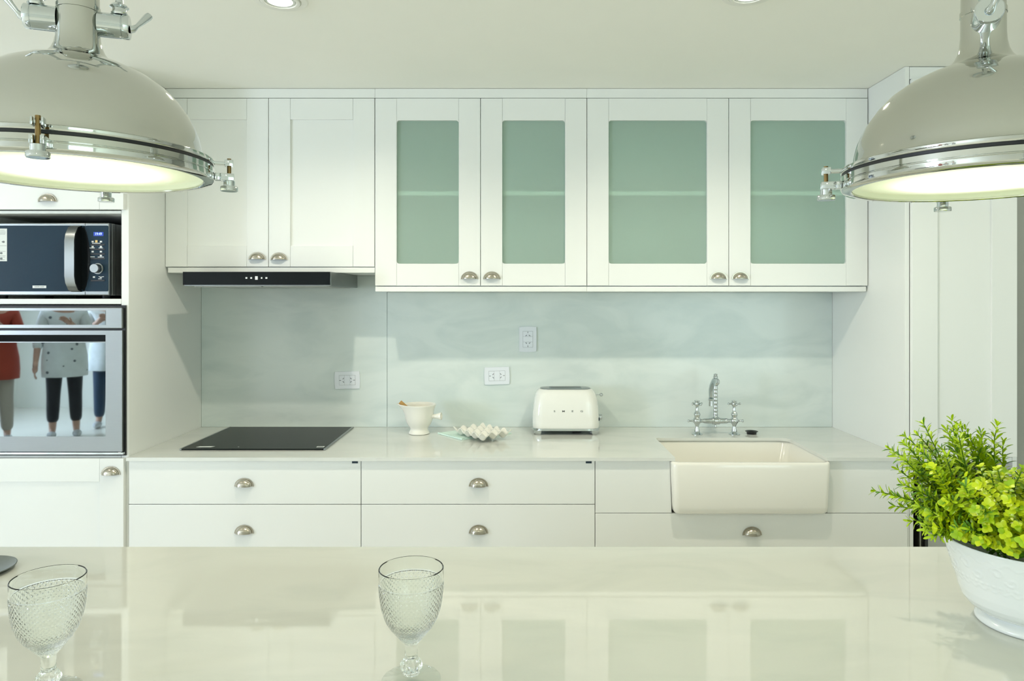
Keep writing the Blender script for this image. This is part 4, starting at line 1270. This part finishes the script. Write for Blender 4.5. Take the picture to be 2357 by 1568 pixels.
def person(label, x, y, face, top, legs, h=1.66, arms='down', crop=0.16, hem=0.66, sleeve=1):
    """a standing adult; local +y is forward"""
    k = h / 1.66
    r = thing('person', label, 'person', (0, 0, 0))
    V = lambda a, b, c: (a*k, b*k, c*k)
    pel = V(0, 0, .93)
    spine = [(pel, .15*k, .10*k), (V(0, 0, 1.08), .125*k, .09*k), (V(0, .005, 1.22), .14*k, .095*k), (V(0, 0, 1.34), .12*k, .075*k), (V(0, .005, 1.42), .05*k, .05*k), (V(0, .02, 1.48), .055*k, .065*k), (V(0, .025, 1.55), .073*k, .092*k), (V(0, .02, 1.615), .055*k, .07*k)]
    def leg(s, hip=.15): return [(pel, hip*k, .09*k), (V(s*.09, 0, .84), .088*k, .085*k), (V(s*.10, .015, .47), .057*k, .058*k), (V(s*.105, -.01, .32), .055*k, .055*k), (V(s*.11, -.015, .09), .034*k, .036*k), (V(s*.115, .06, .035), .034*k, .028*k), (V(s*.12, .14, .028), .028*k, .02*k)]
    def arm(s, up):
        a = [(V(0, 0, 1.34), .12*k, .075*k), (V(s*.17, 0, 1.335), .055*k, .055*k)]
        if up: return a + [(V(s*.235, .04, 1.10), .04*k, .04*k), (V(s*.13, .22, 1.17), .031*k, .031*k), (V(s*.055, .285, 1.24), .025*k, .025*k)]
        return a + [(V(s*.235, -.01, 1.07), .04*k, .04*k), (V(s*.255, .07, .86), .03*k, .03*k), (V(s*.26, .095, .79), .025*k, .022*k)]
    ups = {'down': (False, False), 'one': (False, True), 'both': (True, True)}[arms]
    A = [arm(-1, ups[0]), arm(1, ups[1])]
    ch = [spine, leg(-1), leg(1)]
    for s, a in zip((-1, 1), A):
        w = Vector(a[-1][0]); d = (w - Vector(a[-2][0])).normalized()
        palm = w + d*.05*k
        ch.append(a + [(tuple(palm), .034*k, .017*k)])
        side = Vector((0, 1, 0)) if abs(d.z) > .6 else Vector((1, 0, 0))
        side = (side - d*side.dot(d)).normalized(); bend = d.cross(side)
        for i, L in enumerate((.068, .078, .073, .056)):
            o1 = palm + side*(.024 - .016*i)*k + d*.028*k
            ch.append([(tuple(palm), .034*k, .017*k), (tuple(o1), .0085*k, .0085*k), (tuple(o1 + d*L*.55*k + bend*.006*k), .008*k, .008*k), (tuple(o1 + d*L*.9*k + bend*.022*k), .0068*k, .0068*k)])
        t0 = w + d*.018*k + side*.026*k
        ch.append([(tuple(w), .025*k, .022*k), (tuple(t0), .011*k, .011*k), (tuple(t0 + d*.03*k + side*.02*k), .0095*k, .0095*k), (tuple(t0 + d*.055*k + side*.024*k), .008*k, .008*k)])
    body = skin_mesh('body', ch, M['skin'], r)
    # clothing follows the same joints, a little wider
    g = .013*k
    def grow(c, e=g): return [(p, a + e, b + e) for p, a, b in c]
    tr = []
    for s in (-1, 1):
        l = leg(s, .10); q = Vector(l[3][0]).lerp(Vector(l[4][0]), 1 - (crop-.09)/.23)
        tr.append(grow(l[:4]) + [(tuple(q), .044*k + g, .045*k + g)])
    skin_mesh('trousers', tr, legs, r)
    sl = [grow(spine[:4], g*1.7)]
    for a in A:
        aa = a[:3]; q = Vector(a[2][0]).lerp(Vector(a[3][0]), .55 if sleeve else .02)
        sl.append(grow(aa, g*1.5) + [(tuple(q), .034*k + g, .034*k + g)])
    skin_mesh('blouse', sl, top, r, root=0)
    bm = lathe(NB(), [(.98, hem*k), (1.0, (hem+.005)*k), (1.02, (hem+.10)*k), (1.0, (hem+.22)*k), (.90, (hem+.36)*k), (.86, (hem+.50)*k), (.84, (hem+.50)*k), (.97, (hem+.22)*k), (.98, (hem+.10)*k), (.96, hem*k), (.98, hem*k)], 40)
    for v in bm.verts:
        a = math.atan2(v.co.y, v.co.x); w = 1 + .03*math.cos(7*a)*(1.16*k - v.co.z)/.5
        v.co.x *= .215*k*w; v.co.y *= .172*k*w
    fin('blouse_hem', bm, top, r, smooth=60)
    bm = NB(); bmesh.ops.create_uvsphere(bm, u_segments=24, v_segments=16, radius=1, matrix=Matrix.Translation(V(0, -.005, 1.575)) @ Matrix.Diagonal((.088*k, .108*k, .098*k, 1)))
    bmesh.ops.delete(bm, geom=[v for v in bm.verts if v.co.y > .055*k and v.co.z < 1.60*k], context='VERTS')
    hr = fin('hair', bm, M['hair'], r)
    for s in (-1, 1):
        bm = NB(); bmesh.ops.create_uvsphere(bm, u_segments=10, v_segments=8, radius=.0125*k, matrix=Matrix.Translation(V(s*.033, .104, 1.555)))
        fin('eye', bm, M['white_cloth'], r)
        bm = NB(); bmesh.ops.create_uvsphere(bm, u_segments=14, v_segments=10, radius=1, matrix=Matrix.Translation(V(s*.117, .055, .038)) @ Matrix.Diagonal((.045*k, .125*k, .038*k, 1)))
        fin('shoe', bm, M['shoe'], r)
    bm = NB(); tube(bm, [V(0, .108, 1.565), V(0, .126, 1.535), V(0, .112, 1.525)], [.009*k, .015*k, .010*k], 10); fin('nose', bm, M['skin'], r)
    bm = NB(); tube(bm, [V(-.024, .098, 1.50), V(0, .108, 1.498), V(.024, .098, 1.50)], [.004*k, .008*k, .004*k], 8); fin('mouth', bm, M['red_cloth'], r)
    r.location = (x, y, 0); r.rotation_euler = (0, 0, face)
    return r
person('person in white printed blouse and cropped black trousers, mirrored in the oven glass', -4.98, -2.37, math.radians(-32), M['printed_cloth'], M['black_cloth'], 1.68, 'one', crop=.15)
person('person in rust red top and beige trousers, mirrored at the edge of the oven', -5.52, -2.05, math.radians(-32), M['red_cloth'], M['beige_cloth'], 1.68, 'both', crop=.10)
person('person in white shirt and dark jeans, mirrored at the oven frame', -4.84, -3.00, math.radians(-20), M['white_cloth'], M['denim'], 1.70, 'both', crop=.10)

sf = thing('sofa', 'low grey sofa in the living area, mirrored in the oven glass', 'sofa', (-6.2, -1.0, 0))
M['sofa'] = mat('grey_brown_upholstery', (0.16, 0.15, 0.12), 0.9, vary=0.12, scale=12, bump=.3, bscale=400)
box('base', M['sofa'], sf, -6.75, -5.75, -2.0, .2, .08, .34, .03)
box('backrest', M['sofa'], sf, -6.80, -6.56, -2.0, .2, .345, .82, .06)
for y0, y1 in ((-1.76, -.91), (-.89, -.04)):
    box('seat_cushion', M['sofa'], sf, -6.55, -5.74, y0, y1, .345, .47, .04)
for y0, y1 in ((-2.0, -1.78), (-.02, .2)):
    box('armrest', M['sofa'], sf, -6.55, -5.75, y0, y1, .345, .60, .05)
for x in (-6.7, -5.8):
    for y in (-1.95, .15):
        fin('leg', lathe(NB(), [(0, 0), (.02, 0), (.028, .08), (0, .08)], 12, Matrix.Translation((x, y, 0))), M['wood'], sf)
